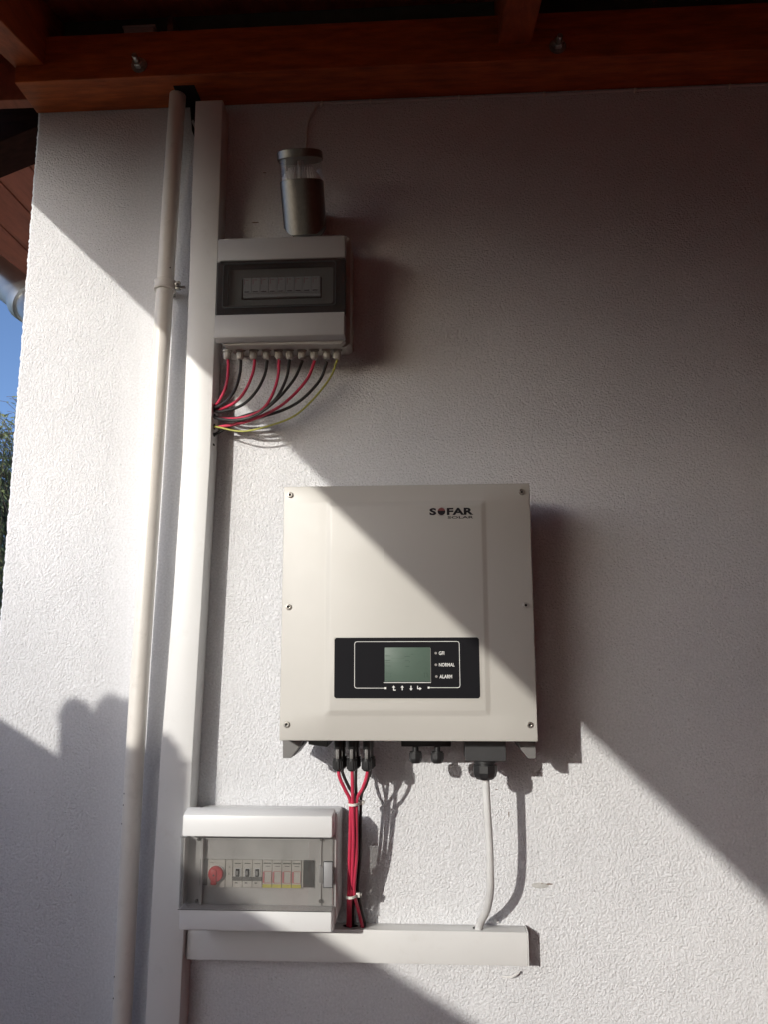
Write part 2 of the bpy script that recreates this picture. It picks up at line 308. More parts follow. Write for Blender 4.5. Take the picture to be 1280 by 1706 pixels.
# ------------------------------------------------------------------ timber roof
SL = 0.238
beam = thing('wooden_beam', 'red stained horizontal timber beam fixed along the top of the white wall', 'beam')
BZ, BT = 1.163, 1.268
MB().box(WX, 4.6, -0.10, -0.001, BZ, BT, 0.002).build('timber', 'wood', beam, smooth=False)
for bx in (-0.5905, 0.270):
    bolt = MB().lathe([(0.0165, 0.1), (0.0165, 0.103), (0.0, 0.103)], (bx, 0, 1.189), 'Y', 28).build('washer', 'zinc', beam)
    MB().lathe([(0.0105, 0.103), (0.0115, 0.104), (0.0115, 0.113), (0.0105, 0.115), (0.0, 0.115)], (bx, 0, 1.189), 'Y', 6).build('nut', 'zinc', bolt, smooth=False)
    MB().lathe([(0.006, 0.115), (0.006, 0.129), (0.005, 0.131), (0.0, 0.131)], (bx, 0, 1.189), 'Y', 12).build('bolt_end', 'zinc', bolt)
MB().prism([(-0.528, -0.07), (-0.483, -0.07), (-0.483, -0.002), (-0.528, -0.002)], BZ-0.0012, BZ+0.001, 0, 'XY').build('pipe_notch', 'hole', beam)

roof = thing('porch_roof', 'lean-to porch roof of red stained rafters and boards over the wall', 'roof')
def zr(d, z0=1.224): return z0 - SL*d
for rx in (-0.86, 0.152, 1.164, 2.176, 3.19, 4.1):
    w = 0.066
    MB().prism([(0.0, zr(0)), (-3.9, zr(3.9)), (-3.9, zr(3.9)+0.14), (0.0, zr(0)+0.14)], rx, rx+w, 0.002, 'YZ').build('rafter', 'woodl', roof, smooth=False)
MB().prism([(0.0, zr(0, 1.205)), (-4.0, zr(4.0, 1.205)), (-4.0, zr(4.0)+0.17), (0.0, zr(0)+0.17)], -1.118, -1.090, 0.002, 'YZ').build('verge_board', 'woodl', roof, smooth=False)
k = 0; d = 0.0
while d < 4.0:
    MB().prism([(-d, zr(d)+0.142), (-d-0.116, zr(d+0.116)+0.142), (-d-0.116, zr(d+0.116)+0.160), (-d, zr(d)+0.160)], -1.088, 4.5, 0, 'YZ').build('roof_board', 'soffit', roof, smooth=False)
    d += 0.12
MB().prism([(0.3, zr(-0.3)+0.165), (-4.05, zr(4.05)+0.165), (-4.05, zr(4.05)+0.19), (0.3, zr(-0.3)+0.19)], -1.15, 4.55, 0, 'YZ').build('roof_sheet', 'underlay', roof, smooth=False)
MB().box(-0.790, 4.5, -0.035, -0.002, BT+0.001, 1.40, 0.001).build('eave_filler', 'underlay', roof, smooth=False)
MB().box(-1.10, 4.5, -3.85, -3.75, zr(3.8)-0.12, zr(3.8)-0.001, 0.002).build('front_beam', 'wood', roof, smooth=False)
for px_ in (2.0, 4.3): MB().box(px_, px_+0.1, -3.85, -3.75, GZ, zr(3.8)-0.121, 0.004).build('post', 'woodl', roof, smooth=False)
pl_ = thing('junction_box', 'small pinkish grey box lying above the timber beam near its bolt', 'box')
MB().box(-0.635, -0.570, -0.085, -0.04, BT+0.001, 1.292, 0.002).build('case', 'boxgrey', pl_); MB().box(-0.638, -0.567, -0.087, -0.038, 1.2922, 1.297, 0.001).build('lid', 'boxgrey', pl_)
fb = MB().box(-0.5455, -0.532, -0.075, -0.04, BT+0.001, 1.325, 0.001).box(-0.560, -0.546, -0.075, -0.04, BT+0.001, BT+0.006, 0.0005).build('steel_bracket', 'zinc'); tag(fb, 'small bent metal angle on top of the beam above the pipe', 'bracket')

# overhang of the main roof behind the wall corner (slopes down to the left, boards run away from the viewer)
oh = thing('roof_overhang', 'red boarded roof overhang with dark cross beam beyond the left corner of the wall', 'roof')
def soff(x): return 1.243 + 0.40*(x + 1.30)
x = -1.365; k = 0
while x < -0.87:
    x1 = min(x + 0.088, -0.862)
    MB().prism([(x, soff(x)), (x1-0.004, soff(x1-0.004)), (x1-0.004, soff(x1)+0.018), (x, soff(x)+0.018)], 0.36 , 5.0, 0.0015).build('soffit_board', 'soffit', oh, smooth=False)
    x = x1; k += 1
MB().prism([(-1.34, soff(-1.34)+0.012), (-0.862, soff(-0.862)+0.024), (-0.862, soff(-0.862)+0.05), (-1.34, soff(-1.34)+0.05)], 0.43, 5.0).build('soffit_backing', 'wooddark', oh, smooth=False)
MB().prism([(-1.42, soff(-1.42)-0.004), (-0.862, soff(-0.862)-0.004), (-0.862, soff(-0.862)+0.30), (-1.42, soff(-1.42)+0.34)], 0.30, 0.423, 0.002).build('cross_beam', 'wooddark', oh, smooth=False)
MB().prism([(-1.75, 1.225), (-0.859, 1.215), (-0.859, 1.62), (-1.75, 1.62)], 0.02, 0.05, 0.002).build('eave_plank', 'soffit', oh, smooth=False)  # extended left and upward to keep sun off the cross beam
MB().box(-1.392, -1.3655, 0.2, 5.0, soff(-1.30)-0.03, soff(-1.30)+0.06, 0.002).build('fascia_board', 'soffit', oh, smooth=False)

gt = thing('rain_gutter', 'round grey zinc rain gutter end below the red soffit at the far left', 'gutter')
gp = spline([(-1.75, 0.70, 1.47), (-1.50, 0.68, 1.275), (-1.29, 0.65, 1.105), (-1.147, 0.58, 0.985), (-1.03, 0.48, 0.86), (-0.95, 0.38, 0.68), (-0.925, 0.34, 0.40)], 8)
MB().tube(gp, 0.054, 24).build('pipe', 'gutter', gt)
ga = Vector((0.143, -0.07, -0.12)).normalized()
MB().lathe([(0.054, -0.012), (0.062, -0.010), (0.064, 0.0), (0.062, 0.03), (0.056, 0.034)], (-1.165, 0.590, 1.000), ga, 28).build('collar', 'gutter', gt)
MB().tube([(-0.925, 0.34, 0.40), (-0.925, 0.34, GZ)], 0.054, 24).build('downpipe', 'gutter', gt)

# ------------------------------------------------------------------ cream pipe with its clamp
pp = thing('cream_pipe', 'long cream painted round pipe running down the wall left of the white duct', 'pipe')
axis = [(-0.5275, -0.040, 1.175), (-0.5345, -0.042, 0.80), (-0.5415, -0.0425, 0.37), (-0.5475, -0.042, 0.088), (-0.5525, -0.042, -0.20), (-0.5535, -0.042, -0.64), (-0.556, -0.042, GZ)]
def pipe_x(z):
    for (x0, _, z0), (x1, _, z1) in zip(axis, axis[1:]):
        if z0 >= z >= z1: return x0 + (x1-x0)*(z0-z)/(z0-z1)
MB().tube(spline(axis, 14), 0.0172, 28).build('tube', 'pipe', pp)
cz = 0.728; cx = pipe_x(cz)
MB().lathe([(0.0176, -0.0095), (0.0218, -0.0100), (0.0226, -0.0085), (0.0214, -0.006), (0.0214, 0.006), (0.0226, 0.0085), (0.0218, 0.0100), (0.0176, 0.0095)], (cx, -0.042, cz), Vector((0.02, 0, 1)), 30).build('clamp_band', 'pipe', pp)
MB().box(cx-0.009, cx+0.009, -0.0245, -0.001, cz-0.006, cz+0.006, 0.001).build('clamp_stud', 'zinc', pp)
ear = MB().box(cx+0.019, cx+0.031, -0.045, -0.0425, cz-0.009, cz+0.009, 0.0008).box(cx+0.019, cx+0.031, -0.040, -0.0375, cz-0.009, cz+0.009, 0.0008).build('clamp_ear', 'zinc', pp)
MB().lathe([(0.0055, 0), (0.0055, 0.004), (0, 0.004)], (cx+0.026, -0.045, cz+0.001), 'Y', 6).lathe([(0.0028, -0.02), (0.0028, 0.007), (0, 0.0075)], (cx+0.026, -0.045, cz+0.001), 'Y', 10).build('clamp_bolt', 'zinc', ear)
MB().tube([(cx+0.024, -0.041, cz-0.004), (cx+0.040, -0.036, cz-0.001)], 0.0035, 8).build('screw', 'zinc', pp)
random.seed(11)
for z, dx in ((-0.265, -0.012), (-0.285, -0.0125), (-0.318, -0.0145), (-0.575, -0.0135), (-0.61, -0.013), (0.762, 0.012)):
    xx = pipe_x(z)+dx; dy = math.sqrt(0.0172**2-dx*dx)
    MB().lathe([(0.0016, -0.002), (0.0014, 0.001), (0, 0.0014)], (xx, -0.042-dy+0.0006, z), Vector((dx, -dy, 0)).normalized(), 8).build('paint_chip', 'hole', pp)

# ------------------------------------------------------------------ vertical duct
du = thing('vertical_cable_duct', 'tall white plastic cable duct running up the wall beside the cream pipe', 'cable duct')
kn = [(1.136, -0.4845, -0.4255), (0.75, -0.4825, -0.4255), (0.37, -0.4822, -0.4265), (0.087, -0.4892, -0.4335), (-0.20, -0.5005, -0.4405), (-0.55, -0.5065, -0.4455), (GZ, -0.517, -0.455)]
def duct_part(name, dl, dr, y0, y1, m, bev=0.0025):
    b = bmesh.new(); pr = None
    for z, xl, xr in kn:
        L_, R_ = xl+dl, xr+dr
        ring = [b.verts.new(p) for p in ((L_, y0, z), (L_, y1+bev, z), (L_+bev*0.3, y1+bev*0.3, z), (L_+bev, y1, z), (R_-bev, y1, z), (R_-bev*0.3, y1+bev*0.3, z), (R_, y1+bev, z), (R_, y0, z))]
        if pr:
            for i in range(8): b.faces.new((pr[i], pr[(i+1) % 8], ring[(i+1) % 8], ring[i]))
        else: b.faces.new(ring)
        pr = ring
    b.faces.new(pr[::-1]); bmesh.ops.recalc_face_normals(b, faces=b.faces[:])
    mb = MB(); mb.merge(b); return mb.build(name, m, du)
duct_part('base', 0.0012, -0.0012, -0.001, -0.040, 'pvc', 0.001)
duct_part('cover', 0, 0, -0.041, -0.055, 'pvc')
slot = []
for sx_, sz in ((0, 0.4757), (0, 0.4727), (0, 0.4696), (0, 0.4666), (0, 0.4515), (0, 0.4546), (0, 0.432), (0, 0.4156)):
    pass
for sz, h in ((0.4715, 0.010), (0.4530, 0.006), (0.4320, 0.006), (0.4156, 0.004), (0.395, 0.0022)):
    MB().prism([(-0.030-0.006*math.cos(a), sz+h*math.sin(a)) for a in [2*math.pi*k/12 for k in range(12)]], -0.43, -0.4264, 0, 'YZ').build('cable_hole', 'hole', du)
wedge = MB().prism([(-0.512, 1.162), (-0.4865, 1.162), (-0.4865, 1.050), (-0.506, 1.105)], -0.0035, -0.001, 0.0005).build('wall_gap', 'hole', wall)
MB().hull([(-0.507, -0.006, 1.125), (-0.5035, -0.006, 1.13), (-0.484, -0.006, 1.085), (-0.484, -0.006, 1.072)], [(-0.507, -0.002, 1.125), (-0.5035, -0.002, 1.13), (-0.484, -0.002, 1.085), (-0.484, -0.002, 1.072)]).build('grey_strip', 'boxgrey', wedge)

# ------------------------------------------------------------------ horizontal duct
hd = thing('horizontal_cable_duct', 'short white cable duct running sideways below the inverter and breaker box', 'cable duct')
for cxh, cw in ((-0.1515, 0.014), (-0.1290, 0.006), (0.0775, 0.0095)): MB().prism([(cxh+cw*math.cos(2*math.pi*k/14), -0.0215+0.0075*math.sin(2*math.pi*k/14)) for k in range(14)], -0.4946, -0.49405, 0, 'XY').build('cable_hole', 'hole', hd)
def rect(x0, x1, z0, z1): return [(x0, z0), (x1, z0), (x1, z1), (x0, z1)]
MB().box(-0.4435, 0.1615, -0.030, -0.001, -0.5480, -0.4955, 0.001).build('base', 'pvc', hd)
MB().box(-0.4435, 0.1622, -0.040, -0.031, -0.5495, -0.4945, 0.002).build('cover', 'pvc', hd)
MB().box(0.1624, 0.1640, -0.0405, -0.001, -0.5500, -0.4940, 0.0006).build('end_cap', 'pvc', hd)

# ------------------------------------------------------------------ screws
def cap_screw(x, y, z, parent, r=0.0052, m='steel'):
    s = MB().lathe([(r, 0), (r, 0.0022), (r*0.85, 0.0032), (r*0.52, 0.0033), (r*0.50, 0.0016), (0, 0.0012)], (x, y, z), 'Y', 24).build('screw', m, parent)
    MB().lathe([(r*0.5, 0.0014), (r*0.42, 0.0018), (0, 0.0018)], (x, y, z), 'Y', 6).build('hex_socket', 'hole', s, smooth=False)
    return s

# ------------------------------------------------------------------ solar inverter
iv = thing('solar_inverter', 'large beige solar inverter with black display panel, mounted on the white wall', 'inverter')
IX0, IX1, IZ0, IZ1, IY = -0.2590, 0.1755, -0.1570, 0.2797, -0.170
MB().box(-0.235, 0.152, -0.150, -0.025, -0.150, 0.262, 0.003).build('heatsink_body', 'blackshell', iv)
MB().box(-0.15, 0.07, -0.025, -0.001, -0.10, 0.23, 0.002).build('wall_plate', 'zinc', iv)
# folded cover with an embossed raised middle panel that fades towards its bottom
b = bmesh.new()
xs = [IX0, IX0+0.0006, IX0+0.0022, -0.1835, -0.1800, -0.1750, -0.1715, 0.0885, 0.0920, 0.0970, 0.1005, IX1-0.0022, IX1-0.0006, IX1]
zs_ = [IZ0, IZ0+0.0006, IZ0+0.0022, -0.118, -0.114, -0.109, -0.105, -0.04, 0.06, 0.16, 0.240, 0.2435, 0.2485, 0.252, IZ1-0.0022, IZ1-0.0006, IZ1]
def hh(x, z):
    e = 0
    d_ = min(x-IX0, IX1-x, z-IZ0, IZ1-z)
    e = 0.0022 if d_ < 1e-5 else (0.0008 if d_ < 0.001 else 0)
    def sm(a, lo, hi): t_ = max(0, min(1, (a-lo)/(hi-lo))); return t_*t_*(3-2*t_)
    rr = min(sm(x, -0.184, -0.171), sm(-x, -0.101, -0.088), sm(z, -0.119, -0.104), sm(-z, -0.2525, -0.2395))
    return IY + e - 0.0045*rr
G = [[b.verts.new((x, hh(x, z), z)) for z in zs_] for x in xs]
for i in range(len(xs)-1):
    for j in range(len(zs_)-1): b.faces.new((G[i][j], G[i+1][j], G[i+1][j+1], G[i][j+1]))
bd = [G[i][0] for i in range(len(xs))] + [G[-1][j] for j in range(1, len(zs_))] + [G[i][-1] for i in range(len(xs)-2, -1, -1)] + [G[0][j] for j in range(len(zs_)-2, 0, -1)]
bk = [b.verts.new((v.co.x, -0.060, v.co.z)) for v in bd]
for i in range(len(bd)):
    j = (i+1) % len(bd); b.faces.new((bd[i], bd[j], bk[j], bk[i]))
inn = [b.verts.new((v.co.x*1.0 + (0.002 if v.co.x < 0 else -0.002), -0.060, v.co.z + (0.002 if v.co.z < 0 else -0.002))) for v in bk]
for i in range(len(bd)):
    j = (i+1) % len(bd); b.faces.new((bk[i], bk[j], inn[j], inn[i]))
b.faces.new(inn)
bmesh.ops.recalc_face_normals(b, faces=b.faces[:])
mb = MB(); mb.merge(b); mb.build('front_cover', 'inv', iv)
for x, z in ((-0.2471, 0.2645), (0.1615, 0.2640), (-0.2470, 0.0674), (0.1625, 0.0678), (-0.2466, -0.1304), (0.1630, -0.1298)): cap_screw(x, IY+0.0002, z, iv)
# display
FY = IY - 0.0046
dp = MB().prism([(-0.1655+0.003, -0.0868), (0.0815-0.003, -0.0868), (0.0815, -0.0838), (0.0815, 0.0110), (0.0785, 0.0140), (-0.1625, 0.0140), (-0.1655, 0.0110), (-0.1655, -0.0838)], FY-0.0010, FY+0.002).build('display_panel', 'panel', iv)
def rrect(x0, x1, z0, z1, r, k=5):
    p = []
    for cx_, cz_, a0 in ((x1-r, z1-r, 0), (x0+r, z1-r, 90), (x0+r, z0+r, 180), (x1-r, z0+r, 270)):
        for i in range(k+1): a = R(a0+90*i/k); p.append((cx_+r*math.cos(a), cz_+r*math.sin(a)))
    return p
PY = FY - 0.0013
# thin light rim around the foil
def frame_mb(outer, inner_, y0, y1):
    b = bmesh.new(); n = len(outer)
    o0 = [b.verts.new((p[0], y0, p[1])) for p in outer]; i0 = [b.verts.new((p[0], y0, p[1])) for p in inner_]
    o1 = [b.verts.new((p[0], y1, p[1])) for p in outer]; i1 = [b.verts.new((p[0], y1, p[1])) for p in inner_]
    for i in range(n):
        j = (i+1) % n
        b.faces.new((o0[i], o0[j], i0[j], i0[i])); b.faces.new((o1[i], i1[i], i1[j], o1[j])); b.faces.new((o0[i], o1[i], o1[j], o0[j])); b.faces.new((i0[i], i0[j], i1[j], i1[i]))
    bmesh.ops.recalc_face_normals(b, faces=b.faces[:]); mb = MB(); mb.merge(b); return mb
frame_mb(rrect(-0.1670, 0.0830, -0.0883, 0.0155, 0.0035), rrect(-0.1655, 0.0815, -0.0868, 0.0140, 0.003), FY-0.0006, FY+0.001).build('foil_rim', 'inv', dp)
# white outline: open at the bottom between the two square dots
lw = 0.0009
pts = [(-0.0785, -0.0700)] + [(x, z) for x, z in rrect(-0.1310, 0.0482, -0.0700, 0.0075, 0.004)[12:18]] + []
path = [(-0.0785, -0.0700), (-0.1275, -0.0700), (-0.1300, -0.0690), (-0.1310, -0.0665), (-0.1310, 0.0035), (-0.1300, 0.0063), (-0.1272, 0.0073), (0.0442, 0.0073), (0.0470, 0.0063), (0.0480, 0.0035), (0.0482, -0.0655), (0.0472, -0.0683), (0.0445, -0.0692), (-0.0045, -0.0692)]
ol = MB()
for (xa, za), (xb, zb) in zip(path, path[1:]):
    v = Vector((xb-xa, zb-za)); n_ = Vector((-v.y, v.x)).normalized()*lw/2; e = v.normalized()*lw*0.3
    ol.prism([(xa-e.x+n_.x, za-e.y+n_.y), (xa-e.x-n_.x, za-e.y-n_.y), (xb+e.x-n_.x, zb+e.y-n_.y), (xb+e.x+n_.x, zb+e.y+n_.y)], PY-0.00002*random.random(), PY+0.0002)
ol.box(-0.0790, -0.0758, PY-0.0001, PY+0.0002, -0.0716, -0.0684).box(-0.0060, -0.0028, PY-0.0001, PY+0.0002, -0.0708, -0.0676)
ol.build('outline', 'print', dp, smooth=False)
sc = MB().box(-0.0783, -0.0010, FY-0.0014, FY+0.001, -0.0595, -0.0025, 0.0003).build('lcd_screen', 'lcd', dp)
MB().box(-0.0815, -0.0005, FY-0.0018, FY-0.0002, -0.0614, -0.0604).build('screen_ledge', 'print', dp, smooth=False)
MB().box(-0.0009, -0.0003, FY-0.0016, FY-0.0002, -0.0602, -0.0040).build('screen_ledge', 'inkgrey', dp, smooth=False)
lc = MB(); LY = FY-0.0015
def px2(x, y): return (-0.0783 + (x-300)/(835-300)*0.0773, -0.0025 - (y-130)/(545-130)*0.057)
for x, y, w, h in ((335, 232, 60, 7), (335, 290, 60, 10), (330, 312, 60, 6), (340, 355, 60, 8), (565, 240, 60, 10), (560, 292, 50, 8), (590, 305, 8, 22), (565, 360, 50, 12), (450, 318, 190, 3), (450, 262, 150, 3), (350, 440, 80, 6), (345, 488, 70, 5), (372, 465, 5, 45), (470, 468, 80, 4), (775, 440, 40, 8), (765, 470, 8, 50), (795, 465, 9, 45), (783, 382, 9, 9), (750, 380, 7, 7), (715, 385, 6, 6), (680, 380, 6, 6), (625, 213, 36, 6), (600, 465, 14, 5), (645, 462, 12, 5)):
    X_, Z_ = px2(x, y); a, c = w*0.0000722, h*0.0000687
    lc.box(X_-a, X_+a, LY, LY+0.0003, Z_-c, Z_+c)
lc.build('lcd_readout', 'lcdink', dp, smooth=False)
for z, s_, x_ in ((-0.0122, 'GFI', 0.0134), (-0.0315, 'NORMAL', 0.0134), (-0.0509, 'ALARM', 0.0140)):
    led = MB().lathe([(0.0021, 0), (0.0021, 0.0004), (0.0014, 0.0005), (0.0012, 0.0001), (0, 0.0001)], (x_-0.0052, PY+0.0001, z), 'Y', 16).build('indicator_light', 'inkgrey', dp)
    text('lettering', s_, 0.0074, x_, PY+0.0001, z-0.0026, 'print', dp, 0.00010, 0.86, fit=(x_, x_+{'GFI': 0.0092, 'NORMAL': 0.0262, 'ALARM': 0.0212}[s_], z-0.0030, z+0.0030))
def arrow(cx_, kind):
    z = -0.0698; m = MB(); y0, y1 = PY-0.0001, PY+0.0002
    if kind in ('up', 'back'):
        m.prism([(cx_-0.0027, z+0.0008), (cx_+0.0027, z+0.0008), (cx_, z+0.0042)], y0, y1); m.box(cx_-0.0008, cx_+0.0008, y0+0.00003, y1, z-0.0036, z+0.0009)
        if kind == 'back': m.box(cx_-0.0006, cx_+0.0036, y0+0.00006, y1, z-0.0042, z-0.0028)
    if kind == 'down':
        m.prism([(cx_-0.0027, z-0.0008), (cx_+0.0027, z-0.0008), (cx_, z-0.0042)], y0, y1); m.box(cx_-0.0008, cx_+0.0008, y0+0.00003, y1, z-0.0009, z+0.0036)
    if kind == 'enter':
        m.prism([(cx_+0.0006, z+0.0016), (cx_+0.0006, z-0.0036), (cx_+0.0042, z-0.0010)], y0, y1); m.box(cx_-0.0026, cx_+0.0007, y0+0.00003, y1, z-0.0018, z-0.0003); m.box(cx_-0.0032, cx_-0.0018, y0+0.00006, y1, z-0.0018, z+0.0036)
    return m.build('arrow_button', 'print', dp, smooth=False)
arrow(-0.0634, 'back'); arrow(-0.0489, 'up'); arrow(-0.0341, 'down'); arrow(-0.0205, 'enter')
# logo  (x 0.001..0.076, caps z 0.225..0.236)
LYy = IY - 0.0049
lg = text('maker_logo', 'S', 0.0155, 0.0008, LYy, 0.2252, 'ink', iv, 0.0007, 1.12, fit=(0.0005, 0.0125, 0.2243, 0.2368))
text('lettering', 'FAR', 0.0155, 0.0318, LYy, 0.2252, 'ink', lg, 0.0006, 1.42, fit=(0.0308, 0.0765, 0.2243, 0.2368))
text('lettering', 'SOLAR', 0.0068, 0.0325, LYy, 0.2196, 'ink', lg, 0.0001, 1.78, fit=(0.0320, 0.0765, 0.2178, 0.2220))
MB().lathe([(0.0067, 0), (0.0067, 0.0004), (0, 0.0004)], (0.0215, LYy+0.0003, 0.2306), 'Y', 28).build('globe', 'inkred', lg)
MB().prism([(0.0215+0.0067*math.cos(R(a)), 0.2308+0.0067*math.sin(R(a))) for a in range(170, 371, 20)], LYy-0.0004, LYy+0.0002).build('globe_shade', 'ink', lg, smooth=False)
gl = MB()
for a0, a1, rr in ((200, 300, 0.0104), (20, 100, 0.0092)):
    for a in range(a0, a1, 10):
        p0 = (0.0215+rr*math.cos(R(a)), 0.2308+rr*0.75*math.sin(R(a))); p1 = (0.0215+rr*math.cos(R(a+10)), 0.2308+rr*0.75*math.sin(R(a+10)))
        gl.prism([(p0[0], p0[1]-0.0003), (p1[0], p1[1]-0.0003), (p1[0], p1[1]+0.0003), (p0[0], p0[1]+0.0003)], LYy, LYy+0.0003)
gl.build('globe_ring', 'inkgrey', lg, smooth=False)
# underside
MB().prism([(-0.2615+0.0, -0.150), (-0.2255, -0.150), (-0.2255, -0.158), (-0.2310, -0.172), (-0.2460, -0.1912), (-0.2605, -0.1912)], -0.125, -0.105, 0.001).build('mounting_foot', 'greyfoot', iv, smooth=False)
MB().prism([(-0.231, -0.15), (-0.225, -0.15), (-0.228, -0.170), (-0.244, -0.1905), (-0.250, -0.1905)], -0.104, -0.03, 0.0005).build('foot_rib', 'black', iv, smooth=False)
MB().prism([(0.1770, -0.150), (0.1430, -0.150), (0.1430, -0.158), (0.1520, -0.176), (0.1634, -0.1902), (0.1770, -0.1902)], -0.125, -0.105, 0.001).build('mounting_foot', 'greyfoot', iv, smooth=False)
MB().prism([(0.142, -0.15), (0.148, -0.15), (0.155, -0.172), (0.151, -0.176)], -0.104, -0.03, 0.0005).build('foot_rib', 'black', iv, smooth=False)
MB().prism([(-0.2171, -0.150), (-0.180, -0.150), (-0.1825, -0.1722), (-0.2154, -0.1681)], -0.128, -0.06, 0.001).build('dc_switch_base', 'black', iv, smooth=False)
def connector(x, y, zt=-0.150, zb=-0.2130):
    c = MB().lathe([(0.0072, zt), (0.0072, -0.176), (0.0060, -0.178), (0.0062, -0.194)], (x, y, 0), 'Z', 18).build('dc_connector', 'black', iv)
    MB().lathe([(0.0088, -0.1925), (0.0090, -0.196), (0.0086, -0.210), (0.0062, zb), (0.004, zb)], (x, y, 0), 'Z', 20).build('connector_nut', 'black', c)
    m = MB()
    for k in range(14):
        a = 2*math.pi*k/14; m.lathe([(0.0009, -0.1965), (0.0009, -0.2095)], (x+0.0088*math.cos(a), y+0.0088*math.sin(a), 0), 'Z', 6)
    m.build('grip_ridges', 'black', c)
    MB().box(x-0.0035, x+0.0025, y-0.0095, y-0.006, -0.192, -0.176, 0.001).build('release_clip', 'greyfoot', c)
    return c
CX = (-0.1645, -0.1402, -0.1142)
for x in CX: connector(x, -0.118)
for x in CX: connector(x+0.003, -0.088)
MB().box(-0.185, -0.095, -0.135, -0.07, -0.158, -0.150, 0.001).build('connector_plate', 'black', iv, smooth=False)
MB().box(-0.0535, 0.0328, -0.122, -0.06, -0.1718, -0.150, 0.0022).build('gland_plate', 'black', iv)
def small_gland(x, y, zt, s=1.0):
    c = MB().lathe([(0.0052*s, zt), (0.0052*s, zt-0.008*s), (0.0100*s, zt-0.008*s), (0.0100*s, zt-0.012*s)], (x, y, 0), 'Z', 24).build('cable_gland', 'black', iv)
    MB().lathe([(0.0112*s, zt-0.0105*s), (0.0112*s, zt-0.020*s), (0.0098*s, zt-0.0245*s), (0.0075*s, zt-0.0275*s), (0.004*s, zt-0.0275*s)], (x, y, 0), 'Z', 8).build('gland_nut', 'black', c, smooth=False)
    return c
small_gland(-0.0288, -0.118, -0.1718); small_gland(0.0087, -0.118, -0.1718)
MB().box(0.0567, 0.1260, -0.130, -0.055, -0.1942, -0.150, 0.001).build('terminal_housing', 'blackshell', iv, smooth=False)
big = MB().lathe([(0.0185, -0.1942), (0.0185, -0.1985), (0.0165, -0.199), (0.0165, -0.203)], (0.0900, -0.118, 0), 'Z', 28).build('large_gland', 'black', iv)
MB().lathe([(0.0206, -0.2015), (0.0208, -0.2135), (0.0188, -0.2205), (0.0150, -0.2248), (0.0085, -0.2252)], (0.0900, -0.118, 0), 'Z', 9).build('gland_nut', 'black', big, smooth=False)

# ------------------------------------------------------------------ inverter cables
kr = dict(group='red solar cables between the inverter and the duct')
def cable(name, pts, r, m, label, group=None, n=10, k=8):
    return tag(MB().tube(spline(pts, k), r, n).build(name, m), label, 'cable', group)
redp = [[(-0.1635, -0.118, -0.205), (-0.1625, -0.118, -0.222), (-0.153, -0.112, -0.245), (-0.1448, -0.106, -0.265), (-0.1448, -0.100, -0.30), (-0.1470, -0.090, -0.36), (-0.1498, -0.072, -0.42), (-0.1530, -0.048, -0.455), (-0.1560, -0.022, -0.4965)],
        [(-0.1402, -0.118, -0.205), (-0.1398, -0.118, -0.230), (-0.1395, -0.114, -0.255), (-0.1398, -0.108, -0.280), (-0.1395, -0.100, -0.33), (-0.1420, -0.086, -0.38), (-0.1455, -0.070, -0.425), (-0.1500, -0.044, -0.46), (-0.1515, -0.025, -0.4965)],
        [(-0.1142, -0.118, -0.205), (-0.1145, -0.118, -0.220), (-0.1225, -0.112, -0.243), (-0.1325, -0.106, -0.262), (-0.1342, -0.100, -0.30), (-0.1350, -0.089, -0.36), (-0.1405, -0.072, -0.42), (-0.1360, -0.045, -0.458), (-0.1290, -0.026, -0.4965)]]
for p, lb in zip(redp, ('leftmost red cable hanging from the black connectors below the inverter', 'middle red cable hanging from the black connectors below the inverter', 'rightmost red cable hanging from the black connectors below the inverter')):
    cable('red_cable', p, 0.0030, 'redwire', lb, kr['group'])
for i, dx in enumerate((0.002, 0.001, -0.002)):
    p = [(x+0.003*(1 if j < 3 else 1.6), y*0.62 - 0.012 if j > 1 else -0.088, z) for j, (x, y, z) in enumerate(redp[i])]
    p = [(-0.1612+0.0255*i if j == 0 else x, -0.088 if j < 2 else y, z) for j, (x, y, z) in enumerate(p)]
    p = [(x, max(y, -0.10), z) for x, y, z in p]; p[-1] = (redp[i][-1][0]+0.003, -0.012, -0.4965)
    cable('black_cable', p, 0.0028, 'blackwire', ('leftmost', 'middle', 'rightmost')[i]+' black cable running behind the red cables under the inverter', 'black cables behind the red solar cables')
def tie(z, x, y, rx, ry, lab, hx):
    t = thing('cable_tie', lab, 'cable tie', 'cable ties round the red cables')
    pts = [(x+rx*math.cos(a), y+ry*math.sin(a), z+0.0008*math.cos(a)) for a in [2*math.pi*k/24 for k in range(25)]]
    b = bmesh.new(); pr = None
    for q in pts:
        r_ = [b.verts.new((q[0]+(q[0]-x)*s_, q[1]+(q[1]-y)*s_, q[2]+dz)) for s_, dz in ((0, -0.0021), (0.10, -0.0021), (0.10, 0.0021), (0, 0.0021))]
        if pr:
            for i in range(4): b.faces.new((pr[i], pr[(i+1) % 4], r_[(i+1) % 4], r_[i]))
        pr = r_
    bmesh.ops.recalc_face_normals(b, faces=b.faces[:]); mb = MB(); mb.merge(b); mb.build('strap', 'tie', t)
    MB().box(x+rx-0.001, x+rx+0.006, y-0.004, y+0.003, z-0.003, z+0.0045, 0.001).build('tie_head', 'tie', t)
    MB().box(x+rx+0.0045, x+rx+0.0085, y-0.001, y+0.001, z-0.001, z+0.003, 0.0004).build('tie_tail', 'tie', t)
tie(-0.2705, -0.1385, -0.093, 0.0105, 0.0195, 'pale cable tie round the red cables just below where they join', 0)
tie(-0.4300, -0.1455, -0.066, 0.0090, 0.0150, 'pale cable tie round the red cables just above the horizontal duct', 0)
